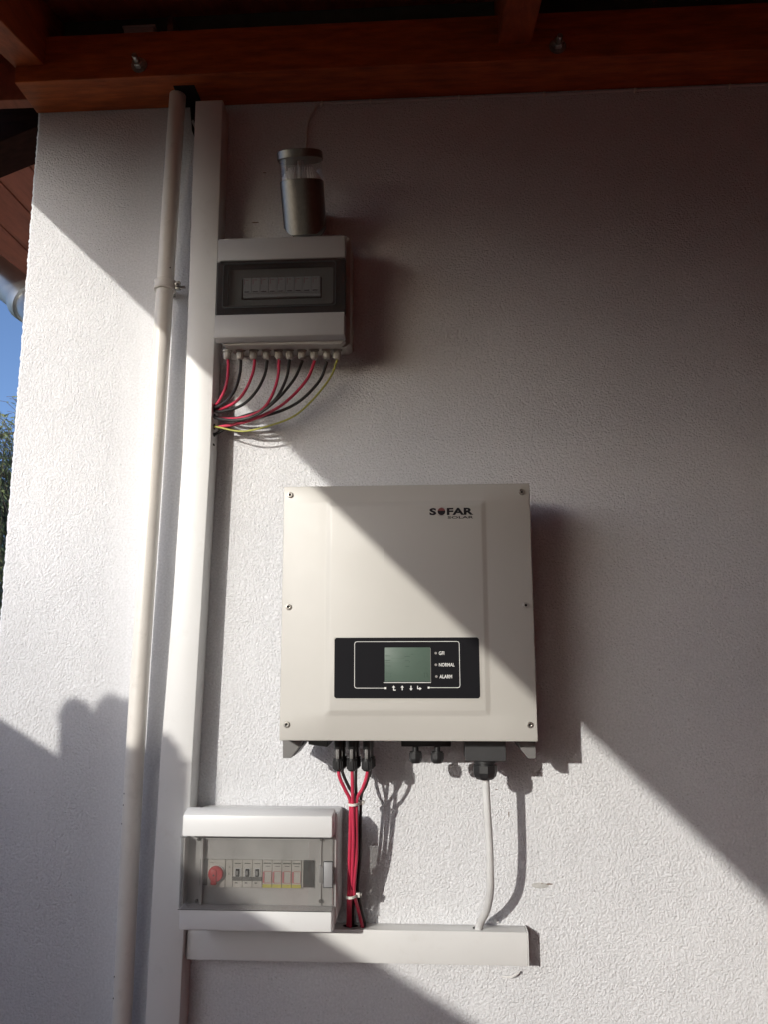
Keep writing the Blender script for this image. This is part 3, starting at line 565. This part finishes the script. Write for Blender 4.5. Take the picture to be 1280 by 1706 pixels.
cable('grey_cable', [(0.0905, -0.118, -0.215), (0.0912, -0.118, -0.24), (0.0925, -0.116, -0.28), (0.0948, -0.112, -0.33), (0.0958, -0.104, -0.38), (0.0958, -0.090, -0.415), (0.0915, -0.064, -0.450), (0.0830, -0.038, -0.477), (0.0775, -0.024, -0.4965)], 0.0066, 'greywire', 'thick pale grey cable hanging from the large black gland of the inverter', None, 14)

# ------------------------------------------------------------------ upper fuse box
ub = thing('fuse_box', 'grey fuse box with smoked window and cables below, on the upper wall', 'fuse box')
X0, X1 = -0.4060, -0.1550
cf = [(-0.4085, 0.5930), (-0.3950, 0.5755), (-0.390, 0.5735), (-0.1600, 0.5690), (-0.1500, 0.5760), (-0.1500, 0.7960), (-0.156, 0.800), (-0.4020, 0.804), (-0.4085, 0.797)]
cb = [(-0.4070, 0.6060), (-0.3930, 0.5905), (-0.388, 0.5890), (-0.1620, 0.5850), (-0.1520, 0.5920), (-0.1515, 0.7950), (-0.157, 0.799), (-0.4010, 0.803), (-0.4070, 0.796)]
MB().hull([(x, -0.088, z) for x, z in cf], [(x, -0.001, z) for x, z in cb], 0.002).build('case', 'boxbase', ub)
MB().prism([(-0.4080, 0.5930), (-0.3950, 0.5745), (-0.390, 0.5715), (-0.1660, 0.5685), (-0.1575, 0.5750), (-0.1575, 0.7880), (-0.4060, 0.7900)], -0.108, -0.0885, 0.003).build('lid', 'boxbase', ub)
def wedge_box(x0, x1, z0, z1, yb, yf, dt, db, ds, bev=0.0025):
    """front smaller than back: dt/db/ds = inset of the front face"""
    return MB().hull([(x0, yb, z0), (x1, yb, z0), (x1, yb, z1), (x0, yb, z1)], [(x0+ds, yf, z0+db), (x1-ds, yf, z0+db), (x1-ds, yf, z1-dt), (x0+ds, yf, z1-dt)], bev)
wedge_box(-0.4050, -0.1550, 0.7340, 0.7890, -0.1085, -0.130, 0.010, 0, 0.001).build('lid_top_panel', 'boxgrey', ub)
wedge_box(-0.4065, -0.1555, 0.5740, 0.6240, -0.1085, -0.130, 0, 0.004, 0.001).build('lid_lower_panel', 'boxgrey', ub)
# recessed inner well behind the window
frame_mb(rrect(-0.4055, -0.1560, 0.6245, 0.7335, 0.002), rrect(-0.3850, -0.1800, 0.6455, 0.7250, 0.006), -0.1195, -0.1087).build('window_surround', 'blank', ub)
MB().box(-0.386, -0.179, -0.1086, -0.1082, 0.644, 0.727).build('inner_plate', 'innerdark', ub, smooth=False)
MB().prism(rrect(-0.3600, -0.2035, 0.6620, 0.7050, 0.002), -0.1092, -0.1084).build('module_slot', 'hole', ub, smooth=False)
# the nine fuse holders stand proud
fw = (0.3555-0.2055)/9
fh = None
for i in range(9):
    x = -0.3555 + i*fw + 0.0003
    if fh is None:
        o_ = MB().box(x, x+fw-0.0008, -0.1170, -0.1093, 0.6715, 0.7035, 0.0006).build('fuse_holder', 'module2', ub, smooth=False, loc=(x, -0.11, 0.68))
        a = MB().box(x+0.002, x+0.003, -0.1172, -0.1168, 0.690, 0.7015).box(x+0.0045, x+0.010, -0.1172, -0.1168, 0.6985, 0.6995).build('fuse_mark', 'pink', o_, smooth=False, loc=(x, -0.11, 0.68)); a.location = (0, 0, 0)
        c_ = MB().box(x+0.002, x+0.012, -0.1173, -0.1165, 0.6740, 0.6755).build('fuse_slot', 'hole', o_, smooth=False, loc=(x, -0.11, 0.68)); c_.location = (0, 0, 0)
        fh = o_
    else: copy_part(fh, ub, dx=i*fw)
MB().box(-0.3555, -0.2055, -0.1150, -0.1093, 0.6640, 0.6712, 0.0006).build('holder_base', 'module2', ub, smooth=False)
wn = MB().prism(rrect(-0.4056, -0.1556, 0.6245, 0.7335, 0.002), -0.1275, -0.1262).build('window', 'smoke', ub, smooth=False)
frame_mb(rrect(-0.3930, -0.1735, 0.6380, 0.7290, 0.006), rrect(-0.3910, -0.1755, 0.6400, 0.7270, 0.005), -0.1285, -0.1276).build('window_rim', 'blank', wn)
MB().box(-0.4058, -0.1556, -0.1262, -0.1090, 0.6225, 0.6243).build('window_edge', 'hole', wn, smooth=False)
MB().box(-0.4045, -0.398, -0.1318, -0.1290, 0.7300, 0.7338, 0.0006).build('hinge', 'boxgrey', ub)
# glands
gx = [-0.3966, -0.3701, -0.3436, -0.3180, -0.2940, -0.2725, -0.2478, -0.2232, -0.1985, -0.1775]
g0 = None
for x in gx:
    if g0 is None:
        g0 = MB().lathe([(0.0084, 0.5625), (0.0088, 0.5612), (0.0088, 0.5575), (0.0060, 0.5570), (0.0060, 0.5545)], (0, 0, -0.56), 'Z', 20).build('cable_gland', 'gland', ub)
        MB().lathe([(0.0074, 0.5552), (0.0074, 0.5470), (0.0066, 0.5435), (0.0050, 0.5410), (0.0036, 0.5410)], (0, 0, -0.56), 'Z', 10).build('gland_nut', 'gland', g0)
        MB().lathe([(0.0092, 0.5630), (0.0092, 0.5612)], (0, 0, -0.56), 'Z', 20).build('seal', 'rubber', g0)
        g0.location = (x, -0.064, 0.5763); g0.scale = (1.05, 1.05, 0.9)
    else:
        q = copy_part(g0, ub); q.location = (x, -0.064, 0.5763 - 0.0045*(x-gx[0])/0.22); q.rotation_euler = (random.uniform(-.06, .06), random.uniform(-.05, .05), random.uniform(0, 1))
for x in (-0.38, -0.30, -0.23): MB().box(x-0.02, x+0.02, -0.098, -0.03, 0.5575, 0.5600, 0.0005).build('case_rib', 'boxbase', ub) if False else None
paths = [
[(-0.3948, -0.062, 0.5584), (-0.3913, -0.074, 0.5256), (-0.3957, -0.0735, 0.4963), (-0.4124, -0.057, 0.4753), (-0.4296, -0.028, 0.4757)],
[(-0.3691, -0.062, 0.5563), (-0.3681, -0.0724, 0.5257), (-0.3751, -0.0756, 0.4952), (-0.3919, -0.0688, 0.4741), (-0.4163, -0.052, 0.4665), (-0.4303, -0.028, 0.4727)],
[(-0.3415, -0.062, 0.5571), (-0.3423, -0.0724, 0.528), (-0.3536, -0.0756, 0.4947), (-0.3732, -0.0688, 0.4723), (-0.4046, -0.052, 0.4633), (-0.4294, -0.028, 0.4696)],
[(-0.3168, -0.062, 0.555), (-0.3192, -0.0724, 0.5215), (-0.3362, -0.0756, 0.4855), (-0.3658, -0.0688, 0.4618), (-0.4102, -0.052, 0.456), (-0.4301, -0.028, 0.4666)],
[(-0.2931, -0.062, 0.556), (-0.2935, -0.0711, 0.5155), (-0.3047, -0.0755, 0.476), (-0.3245, -0.0735, 0.4508), (-0.3605, -0.0642, 0.4396), (-0.402, -0.0484, 0.4421), (-0.4288, -0.028, 0.4515)],
[(-0.2721, -0.062, 0.5554), (-0.2764, -0.0711, 0.5151), (-0.2933, -0.0755, 0.4758), (-0.3217, -0.0665, 0.4536), (-0.355, -0.0572, 0.4469), (-0.3962, -0.0414, 0.442), (-0.4288, -0.028, 0.453)],
[(-0.2469, -0.062, 0.5533), (-0.258, -0.076, 0.5151), (-0.2821, -0.083, 0.4787), (-0.3099, -0.083, 0.4529), (-0.3391, -0.0775, 0.4374), (-0.3785, -0.0670, 0.4338), (-0.4144, -0.0500, 0.4431), (-0.4294, -0.028, 0.4546)],
[(-0.2225, -0.062, 0.5527), (-0.2364, -0.0660, 0.5142), (-0.2706, -0.0655, 0.4753), (-0.3102, -0.0600, 0.4505), (-0.3632, -0.0500, 0.4338), (-0.4103, -0.0370, 0.4304), (-0.4287, -0.028, 0.432)],
[(-0.1981, -0.062, 0.5506), (-0.2122, -0.0600, 0.5136), (-0.2479, -0.0560, 0.4763), (-0.2876, -0.0520, 0.4559), (-0.3349, -0.0450, 0.445), (-0.3815, -0.0370, 0.4358), (-0.4285, -0.028, 0.4156)],
[(-0.178, -0.062, 0.5531), (-0.191, -0.066, 0.5165), (-0.2253, -0.066, 0.4716), (-0.2644, -0.064, 0.4389), (-0.3188, -0.060, 0.421), (-0.3665, -0.055, 0.4145), (-0.4167, -0.0457, 0.4269), (-0.429, -0.028, 0.432)]]
kind = 'rbrbrbbrby'; ordn = ['first', 'second', 'third', 'fourth', 'fifth', 'sixth', 'seventh', 'eighth', 'ninth', 'tenth']
for p, kd, on in zip(paths, kind, ordn):
    nm, m_, col_, r_ = {'r': ('red_cable', 'redwire', 'red', 0.0029), 'b': ('black_cable', 'blackwire', 'black', 0.0029), 'y': ('earth_cable', 'yellowwire', 'thin yellow green', 0.0019)}[kd]
    cable(nm, p, r_, m_, '%s cable from the %s gland from the left under the upper fuse box' % (col_, on), 'cables curving from the fuse box glands into the duct')

# ------------------------------------------------------------------ wall lamp
lp = thing('wall_lamp', 'brushed steel cylinder wall lamp with clear top section above the fuse box', 'wall lamp')
LX, LD = -0.2440, -0.075
def tiltm(o, ang=R(1.6), piv=(LX, LD, 0.90)):
    pv = Matrix.Translation(piv); o.data.transform(pv @ Matrix.Rotation(-ang, 4, 'Y') @ pv.inverted()); return o
ps = []
def sect(w, d_, n=48, e=2.25):
    out = []
    for i in range(n):
        a_ = 2*math.pi*i/n; c_, s2 = math.cos(a_), math.sin(a_)
        out.append((w*math.copysign(abs(c_)**(2/e), c_), d_*math.copysign(abs(s2)**(2/e), s2)))
    return out
def lofts(levels, close=True):
    b_ = bmesh.new(); pr = None; first = None
    for w, d_, zf in levels:
        ring = [b_.verts.new((LX+x_, LD+y_, zf(x_) if callable(zf) else zf)) for x_, y_ in sect(w, d_)]
        if pr:
            for i in range(len(ring)): b_.faces.new((pr[i], pr[(i+1) % len(ring)], ring[(i+1) % len(ring)], ring[i]))
        else: first = ring
        pr = ring
    if close: b_.faces.new(first[::-1]); b_.faces.new(pr)
    bmesh.ops.recalc_face_normals(b_, faces=b_.faces[:]); m_ = MB(); m_.merge(b_); return m_
ps.append(lofts([(0.0445, 0.038, 0.9765), (0.0452, 0.0388, 0.9775), (0.0452, 0.0388, 0.9935), (0.0445, 0.038, 0.9945)]).build('cap', 'brushed', lp))
ps.append(lofts([(0.0425, 0.036, 0.9300), (0.0425, 0.036, 0.9763)], False).build('clear_tube', 'clear', lp))
ps.append(lofts([(0.0400, 0.034, lambda x_: 0.8085 + max(0, abs(x_)-0.024)*1.25), (0.0432, 0.0368, lambda x_: 0.8085 + max(0, abs(x_)-0.026)*1.25), (0.0438, 0.0372, 0.9300), (0.0430, 0.0365, 0.9308)]).build('body', 'brushed', lp))
MB().hull([(LX-0.013, -0.070, 0.850), (LX+0.013, -0.070, 0.850), (LX+0.013, -0.078, 0.890), (LX-0.013, -0.078, 0.890)], [(LX-0.013, -0.001, 0.835), (LX+0.013, -0.001, 0.835), (LX+0.013, -0.001, 0.900), (LX-0.013, -0.001, 0.900)]).build('wall_bracket', 'brushed', lp)
st = MB()
for k in range(4):
    w_, d2, nn = 0.038-0.0045*k, 0.031-0.005*k, 36-4*k
    for i in range(nn):
        x_, y_ = sect(w_, d2, nn, 3.0)[i]; h = 0.9350+0.0068*k
        st.lathe([(0.0012, 0.930), (0.0012, h+0.004), (0.0007, h+0.005), (0.0, h+0.0053)], (LX+x_, LD+y_, 0), 'Z', 5)
ps.append(st.build('light_rods', 'rod', lp)); ps[-1]['kind'] = 'stuff'
ps.append(MB().lathe([(0.0022, 0.930), (0.0022, 0.977)], (LX-0.004, LD-0.002, 0), 'Z', 10).lathe([(0.0022, 0.930), (0.0022, 0.977)], (LX+0.004, LD+0.002, 0), 'Z', 10).build('centre_rod', 'rod', lp))
for o_ in ps:
    tiltm(o_); pv = Matrix.Translation((LX, LD, 0.81))
    o_.data.transform(pv @ Matrix.Rotation(R(22), 4, 'X') @ Matrix.Diagonal((0.985, 0.985, 0.846, 1)) @ pv.inverted())
cable('lamp_cable', [(-0.2475, -0.112, 0.965), (-0.2490, -0.060, 0.995), (-0.2520, -0.020, 1.018), (-0.2551, -0.006, 1.05), (-0.2535, -0.0045, 1.0996), (-0.2432, -0.0045, 1.135), (-0.2250, -0.004, 1.1560), (-0.19, -0.004, 1.1560), (-0.0741, -0.004, 1.1545), (0.05, -0.0045, 1.1555), (0.1574, -0.004, 1.1560), (0.30, -0.0045, 1.1540), (0.3981, -0.004, 1.1563), (0.6349, -0.004, 1.1565), (1.2, -0.004, 1.1565)], 0.0027, 'greywire', 'thin cable rising from the wall lamp and running right along the beam', None, 8)
c0 = None
for x, wh in zip((-0.222, -0.117, 0.075, 0.255, 0.445, 0.64), ('nearest the bend above the lamp', 'second from the lamp cable bend', 'third from the lamp cable bend', 'fourth from the lamp cable bend', 'fifth from the lamp cable bend', 'last before the right edge of the photo')):
    if c0 is None:
        c0 = MB().box(-0.0022, 0.0022, -0.0085, 0.0, -0.0045, 0.0035, 0.0008).lathe([(0.0012, 0.006), (0.0024, 0.0095), (0, 0.0098)], (0, 0, -0.001), 'Y', 8).build('cable_clip', 'tie'); q = c0
    else: q = c0.copy(); C.objects.link(q)
    q.location = (x, -0.0012, 1.1555); tag(q, 'small white cable clip under the beam, ' + wh, 'cable clip', 'clips holding the thin cable along the beam')

# ------------------------------------------------------------------ lower breaker box
lb = thing('breaker_box', 'white breaker box with tinted clear door and red rotary switch, low on the wall', 'breaker box')
MB().box(-0.4300, -0.1690, -0.0835, -0.001, -0.4670, -0.2930, 0.004).build('case', 'boxwhite', lb)
MB().box(-0.4335, -0.1700, -0.0880, -0.0838, -0.4710, -0.2885, 0.002).build('case_flange', 'boxwhite', lb)
wedge_box(-0.4360, -0.1722, -0.3235, -0.2800, -0.0882, -0.1200, 0.008, 0, 0.0015, 0.003).build('upper_cover', 'boxwhite', lb)
wedge_box(-0.4360, -0.1722, -0.4800, -0.4405, -0.0882, -0.1200, 0, 0.006, 0.0015, 0.003).build('lower_cover', 'boxwhite', lb)
MB().box(-0.4330, -0.1750, -0.0900, -0.0883, -0.4400, -0.3240).build('inner_plate', 'inner', lb, smooth=False)
MB().prism([(-0.0901, -0.4360), (-0.0901, -0.3280), (-0.112, -0.3280), (-0.112, -0.4360)], -0.4335, -0.4310, 0, 'YZ').build('side_wall', 'inner', lb, smooth=False)
MB().prism([(-0.4060, -0.3320), (-0.4025, -0.3320), (-0.4025, -0.4400), (-0.4060, -0.4400)], -0.1000, -0.0901, 0.0006).build('cover_rib', 'inner', lb, smooth=False)
MB().prism([(-0.1975, -0.3320), (-0.1955, -0.3320), (-0.1955, -0.4400), (-0.1975, -0.4400)], -0.0930, -0.0901, 0.0004).build('cover_rib', 'inner', lb, smooth=False)
for x, z in ((-0.4120, -0.3335), (-0.1960, -0.3305), (-0.4125, -0.4345), (-0.1965, -0.4320)):
    MB().lathe([(0.0028, 0), (0.0028, 0.003), (0.0018, 0.0038), (0, 0.0038)], (x, -0.0935, z), 'Y', 14).build('cover_screw', 'greyfoot', lb)
MZ0, MZ1, MY = -0.4105, -0.3665, -0.0905
f_ = 1.013
def mx_(a): return a*f_
MB().box(-0.4085, -0.3945, MY-0.003, MY, MZ0+0.001, MZ1, 0.0004).build('blank_insert', 'blank', lb, smooth=False)
rs = MB().box(-0.3940, -0.3630, MY-0.0065, MY, MZ0-0.001, MZ1, 0.0008).build('rotary_switch', 'module', lb, smooth=False)
kc = (-0.3785, -0.3905)
MB().lathe([(0.0138, 0.0), (0.0138, 0.0025), (0.0125, 0.003), (0, 0.003)], (kc[0]+0.0012, MY-0.0065, kc[1]+0.002), 'Y', 30).build('dial', 'pvc', rs)
MB().lathe([(0.0132, 0.0), (0.0130, 0.004), (0.0118, 0.0055), (0, 0.0055)], (kc[0], MY-0.0090, kc[1]+0.002), 'Y', 30).box(kc[0]-0.0075, kc[0]+0.0025, MY-0.0168, MY-0.0092, kc[1]-0.0150, kc[1]+0.010, 0.0015).build('red_knob', 'red', rs)
MB().lathe([(0.0018, 0.0), (0, 0.0003)], (kc[0]-0.0020, MY-0.0170, kc[1]+0.001), 'Y', 12).build('knob_hole', 'hole', rs)
MB().box(-0.3905, -0.383, MY-0.0068, MY-0.0064, -0.3715, -0.3705).box(-0.3685, -0.3675, MY-0.0068, MY-0.0064, -0.395, -0.382).build('switch_marking', 'inkgrey', rs, smooth=False)
MB().box(-0.3625, -0.3505, MY-0.0055, MY, MZ0-0.001, MZ1, 0.0008).build('terminal_module', 'module', lb, smooth=False)
MB().box(-0.3575, -0.3560, MY-0.0058, MY-0.0054, -0.391, -0.388).box(-0.3570, -0.3545, MY-0.0058, MY-0.0054, -0.379, -0.3775).build('module_marking', 'inkgrey', lb, smooth=False)
for i in range(3):
    x = -0.3495 + i*0.0172
    q = MB().box(x, x+0.0168, MY-0.0060, MY, MZ0-0.001, MZ1, 0.0008).build('circuit_breaker', 'module', lb, smooth=False)
    MB().box(x+0.0002, x+0.0166, MY-0.0085, MY-0.0058, -0.4000, -0.3935, 0.0006).build('toggle_bar', 'greyfoot', q, smooth=False)
    MB().box(x+0.0050, x+0.0115, MY-0.0075, MY-0.0058, -0.3935, -0.3805, 0.0006).build('toggle', 'black', q, smooth=False)
    MB().box(x+0.0062, x+0.0100, MY-0.0110, MY-0.0070, -0.3905, -0.3835, 0.0008).build('toggle_tip', 'boxgrey', q, smooth=False)
    frame_mb(rrect(x+0.003, x+0.0140, -0.3935, -0.3795, 0.001), rrect(x+0.0045, x+0.0125, -0.3925, -0.3808, 0.001), MY-0.0072, MY-0.006).build('toggle_frame', 'boxwhite', q, smooth=False)
    MB().box(x+0.004, x+0.0085, MY-0.0063, MY-0.0059, -0.4045, -0.4030).box(x+0.003, x+0.0135, MY-0.0063, MY-0.0059, -0.3725, -0.3715).build('breaker_marking', 'ink', q, smooth=False)
for i in range(4):
    x = -0.2975 + i*0.0170
    q = MB().box(x, x+0.0166, MY-0.0060, MY, MZ0-0.001, MZ1, 0.0008).build('surge_arrester', 'module', lb, smooth=False)
    MB().box(x+0.0002, x+0.0164, MY-0.0064, MY-0.0060, -0.4110, -0.4055).build('yellow_label', 'yellow', q, smooth=False)
    MB().box(x+0.0006, x+0.0030, MY-0.0066, MY-0.0060, -0.4030, -0.3850).build('red_stripe', 'pink', q, smooth=False)
    frame_mb(rrect(x+0.003, x+0.0155, -0.4035, -0.3840, 0.001), rrect(x+0.0036, x+0.0149, -0.4029, -0.3846, 0.001), MY-0.0068, MY-0.006).build('cartridge_outline', 'pink', q, smooth=False)
    MB().box(x+0.0015, x+0.0150, MY-0.0066, MY-0.0060, -0.3722, -0.3702).box(x+0.005, x+0.013, MY-0.0066, MY-0.0060, -0.3765, -0.3755).build('arrester_marking', 'greyfoot', q, smooth=False)
MB().box(-0.2290, -0.2268, MY-0.004, MY, MZ0, MZ1).build('end_stop', 'module', lb, smooth=False)
MB().box(-0.2265, -0.2085, MY-0.003, MY, MZ0, MZ1, 0.0004).build('blank_insert', 'blank', lb, smooth=False)
# door: thin tinted shell with folded edges
dr = thing  # noqa
b_ = bmesh.new(); prof = [(-0.4368, -0.092), (-0.4368, -0.114), (-0.4360, -0.1190), (-0.4335, -0.1215), (-0.4290, -0.1222), (-0.1760, -0.1222), (-0.1728, -0.1212), (-0.1722, -0.1190), (-0.1722, -0.092)]
def offp(p, e):
    cx_, cy_ = -0.3045, -0.09
    return (p[0] + (e if p[0] < cx_ else -e), p[1] + e if p[1] < -0.10 else p[1])
outer = [[b_.verts.new((x_, y_, z_)) for x_, y_ in prof] for z_ in (-0.4400, -0.3240)]
inner2 = [[b_.verts.new((*offp((x_, y_), 0.0013), z_)) for x_, y_ in prof] for z_ in (-0.4400, -0.3240)]
for gset in (outer, inner2):
    for i in range(len(prof)-1): b_.faces.new((gset[0][i], gset[0][i+1], gset[1][i+1], gset[1][i]))
for k in (0, 1):
    for i in range(len(prof)-1): b_.faces.new((outer[k][i], outer[k][i+1], inner2[k][i+1], inner2[k][i]))
for e in (0, -1): b_.faces.new((outer[0][e], outer[1][e], inner2[1][e], inner2[0][e]))
bmesh.ops.recalc_face_normals(b_, faces=b_.faces[:]); mb = MB(); mb.merge(b_); door = mb.build('tinted_door', 'tint', lb)
MB().box(-0.4366, -0.1724, -0.1224, -0.1216, -0.4412, -0.4402).box(-0.4366, -0.1724, -0.1224, -0.1216, -0.3240, -0.3233).build('door_edge', 'blank', door, smooth=False)
la = MB().box(-0.1870, -0.1722, -0.1262, -0.1223, -0.4010, -0.3610, 0.0012).build('latch', 'greylatch', door)
frame_mb(rrect(-0.1880, -0.1715, -0.4022, -0.3598, 0.001), rrect(-0.1868, -0.1724, -0.4008, -0.3612, 0.001), -0.1245, -0.1223).build('latch_recess', 'blank', la, smooth=False)
MB().box(-0.1955, -0.1905, -0.1245, -0.1223, -0.3945, -0.3665, 0.0006).box(-0.1912, -0.1882, -0.1240, -0.1223, -0.3960, -0.3700, 0.0006).build('latch_hinge', 'greyfoot', la)
for x, s_, lab in ((-0.4270, 0.0024, 'largest plaster crumb, at the left end of the breaker box top'), (-0.4180, 0.0016, 'small plaster crumb beside the largest one on the breaker box top'), (-0.4080, 0.0012, 'tiny plaster crumb just left of the duct shadow on the breaker box top'),
                  (-0.3560, 0.0013, 'plaster crumb on the breaker box top above the red rotary switch'), (-0.3230, 0.0015, 'plaster crumb on the breaker box top above the circuit breakers'), (-0.2900, 0.0011, 'plaster crumb on the breaker box top at its middle'), (-0.1980, 0.0019, 'plaster crumb at the right end of the breaker box top')):
    o_ = MB().box(x-s_*1.6, x+s_*1.6, -0.05-s_, -0.05+s_, -0.2925, -0.2925+s_*1.3, s_*0.3).build('plaster_crumb', 'patch'); tag(o_, lab, 'crumb', 'plaster crumbs on the breaker box')

# ------------------------------------------------------------------ beyond the corner: weeping willow
wi = thing('willow_tree', 'weeping willow with pale green hanging twigs behind the left wall corner', 'tree')
TX, TY = -7.0, 8.5
MB().tube(spline([(TX, TY, GZ-0.15), (TX+0.1, TY, -0.6), (TX-0.05, TY+0.1, 0.5), (TX+0.1, TY, 1.4)], 6), [0.24-0.006*i for i in range(19)], 12).build('trunk', 'bark', wi)
random.seed(4); br = MB(); lv = bmesh.new()
def leaf(p, d, L_, w_):
    d = d.normalized(); s_ = d.cross(Vector((random.uniform(-1, 1), random.uniform(-1, 1), random.uniform(-.3, .3)))).normalized()*w_
    a = lv.verts.new(p); b1 = lv.verts.new(p+d*L_*0.45+s_); c1 = lv.verts.new(p+d*L_); d1 = lv.verts.new(p+d*L_*0.45-s_)
    lv.faces.new((a, b1, c1, d1))
tips = []
for k in range(26):
    a = 2*math.pi*k/26 + random.uniform(-.2, .2); rr = random.uniform(0.9, 2.5); top = random.uniform(1.9, 3.35) - 0.22*rr
    p0 = Vector((TX, TY, random.uniform(0.7, 1.4))); p2 = Vector((TX+rr*math.cos(a), TY+rr*math.sin(a), top)); p1 = (p0+p2)/2 + Vector((0, 0, 0.5))
    sp_ = spline([p0, p1, p2], 5); br.tube(sp_, [0.06-0.005*i for i in range(len(sp_))], 5)
    for q in sp_[4:]: tips.append((q, Vector((math.cos(a), math.sin(a), 0))))
for q, d in tips:
    for _ in range(13):
        o_ = q + Vector((random.gauss(0, .26), random.gauss(0, .26), random.gauss(0.05, .16))); v = (d*random.uniform(0.1, .6) + Vector((random.uniform(-.5, .5), random.uniform(-.5, .5), 0.35))) * 0.5
        ln = random.uniform(1.2, 3.2); p = o_.copy(); vv = v.copy(); pts = [p.copy()]
        n_ = int(ln/0.10)
        for i in range(n_):
            vv = vv*0.80 + Vector((random.gauss(0, .02), random.gauss(0, .02), -0.18)); vv.normalize(); step = 0.10; p = p + vv*step
            if p.z < -1.3: break
            if i % 6 == 0: pts.append(p.copy())
            for s_ in range(2): leaf(p + vv*step*0.5*s_, vv + Vector((random.uniform(-.7, .7), random.uniform(-.7, .7), random.uniform(-.3, .3))), random.uniform(.06, .11), random.uniform(.006, .011))
        if len(pts) > 1: br.tube(pts, 0.0035, 3, caps=False)
br.build('branches', 'bark', wi)
me = bpy.data.meshes.new('crown'); lv.to_mesh(me); lv.free(); me.materials.append(M['leaf']); cr_ = bpy.data.objects.new('crown', me); C.objects.link(cr_); cr_.parent = wi
# dark hedge behind the willow
hb = bmesh.new(); random.seed(9)
for k in range(16000):
    p = Vector((random.uniform(-14, -3.0), random.gauss(12.2, .35), GZ - .1 + 2.0*random.random())); d = Vector((random.gauss(0, 1), random.gauss(0, 1), random.gauss(0, 1))).normalized(); s_ = d.orthogonal().normalized()*0.04
    hb.faces.new([hb.verts.new(q) for q in (p, p+d*0.05+s_, p+d*0.12, p+d*0.05-s_)])
me = bpy.data.meshes.new('hedge'); hb.to_mesh(me); hb.free(); me.materials.append(M['plant']); h_ = bpy.data.objects.new('hedge', me); C.objects.link(h_); tag(h_, 'dark hedge at the foot of the willow beyond the wall corner', 'hedge', kind=None)

# ------------------------------------------------------------------ unseen, sun side: guessed wall and planter, shaped to cast the lower-left shadow
pw = thing('shadow_wall', 'unseen wall left of the terrace, guessed from the shadow it casts at lower left', 'wall')
FX, FZ = -1.60, 0.303
MB().box(FX-0.12, FX, -6.0, -0.3, GZ-0.12, FZ-0.03, 0.004).build('masonry', 'render2', pw, smooth=False)
MB().box(FX-0.135, FX+0.0, -6.02, -0.28, FZ-0.029, FZ, 0.004).build('coping', 'render2', pw, smooth=False)
ft = thing('shadow_trough', 'unseen trough with plants, shaped to cast the stepped lower-left shadow', 'shadow caster')  # unseen; outline shaped for the stepped shadow
MB().box(FX-0.04, FX, -1.985, -1.53, FZ+0.001, FZ+0.115, 0.004).build('trough', 'boxgrey', ft)
def mound(y, w, h, seed, name='clump'):
    random.seed(seed); b = bmesh.new()
    for k in range(520):
        u = random.random(); th = random.uniform(0, math.pi)
        p = Vector((FX-0.02+random.gauss(0, .007), y + w*u**.5*math.cos(th), FZ+0.09 + h*u**.5*math.sin(th))); d = Vector((random.gauss(0, 1), random.gauss(0, 1), random.gauss(0, 1))).normalized(); s_ = d.orthogonal().normalized()*0.012
        b.faces.new([b.verts.new(q) for q in (p, p+d*0.009+s_, p+d*0.02, p+d*0.009-s_)])
    me = bpy.data.meshes.new(name); b.to_mesh(me); b.free(); me.materials.append(M['plant']); o = bpy.data.objects.new(name, me); C.objects.link(o); o.parent = ft
mound(-1.552, 0.010, 0.030, 1); mound(-1.615, 0.03, 0.022, 2)
for i_, (yy, hh_) in enumerate(((-1.665, 0.072), (-1.690, 0.088), (-1.715, 0.080), (-1.905, 0.072), (-1.930, 0.086), (-1.955, 0.072))): mound(yy, 0.012, hh_, 10+i_)

# added unseen board walls: block sky from right and front, bounce red light
ts = thing('red_bounce_screen', 'added red board wall out of view at the right, blocks sky and bounces red light', 'wall')
y = -4.0
bd0 = None
while y < -0.02:
    if bd0 is None: bd0 = MB().box(0, 0.022, 0, 0.146, GZ, 1.15, 0.003).build('board', 'soffit', ts, smooth=False); bd0.location = (1.70, y, 0)
    else: q = bd0.copy(); C.objects.link(q); q.parent = ts; q.location = (1.70, y, 0)
    y += 0.15
tf = thing('front_sky_blocker', 'added red board wall behind the viewer, blocks sky light from the front', 'wall')  # added out of view to hold back sky light from the front
x = 0.10; q0 = None
while x < 1.68:
    if q0 is None: q0 = MB().box(0, 0.146, 0, 0.022, GZ, 0.25, 0.003).build('board', 'soffit', tf, smooth=False); q0.location = (x, -3.74, 0)
    else: q = q0.copy(); C.objects.link(q); q.parent = tf; q.location = (x, -3.74, 0)
    x += 0.15
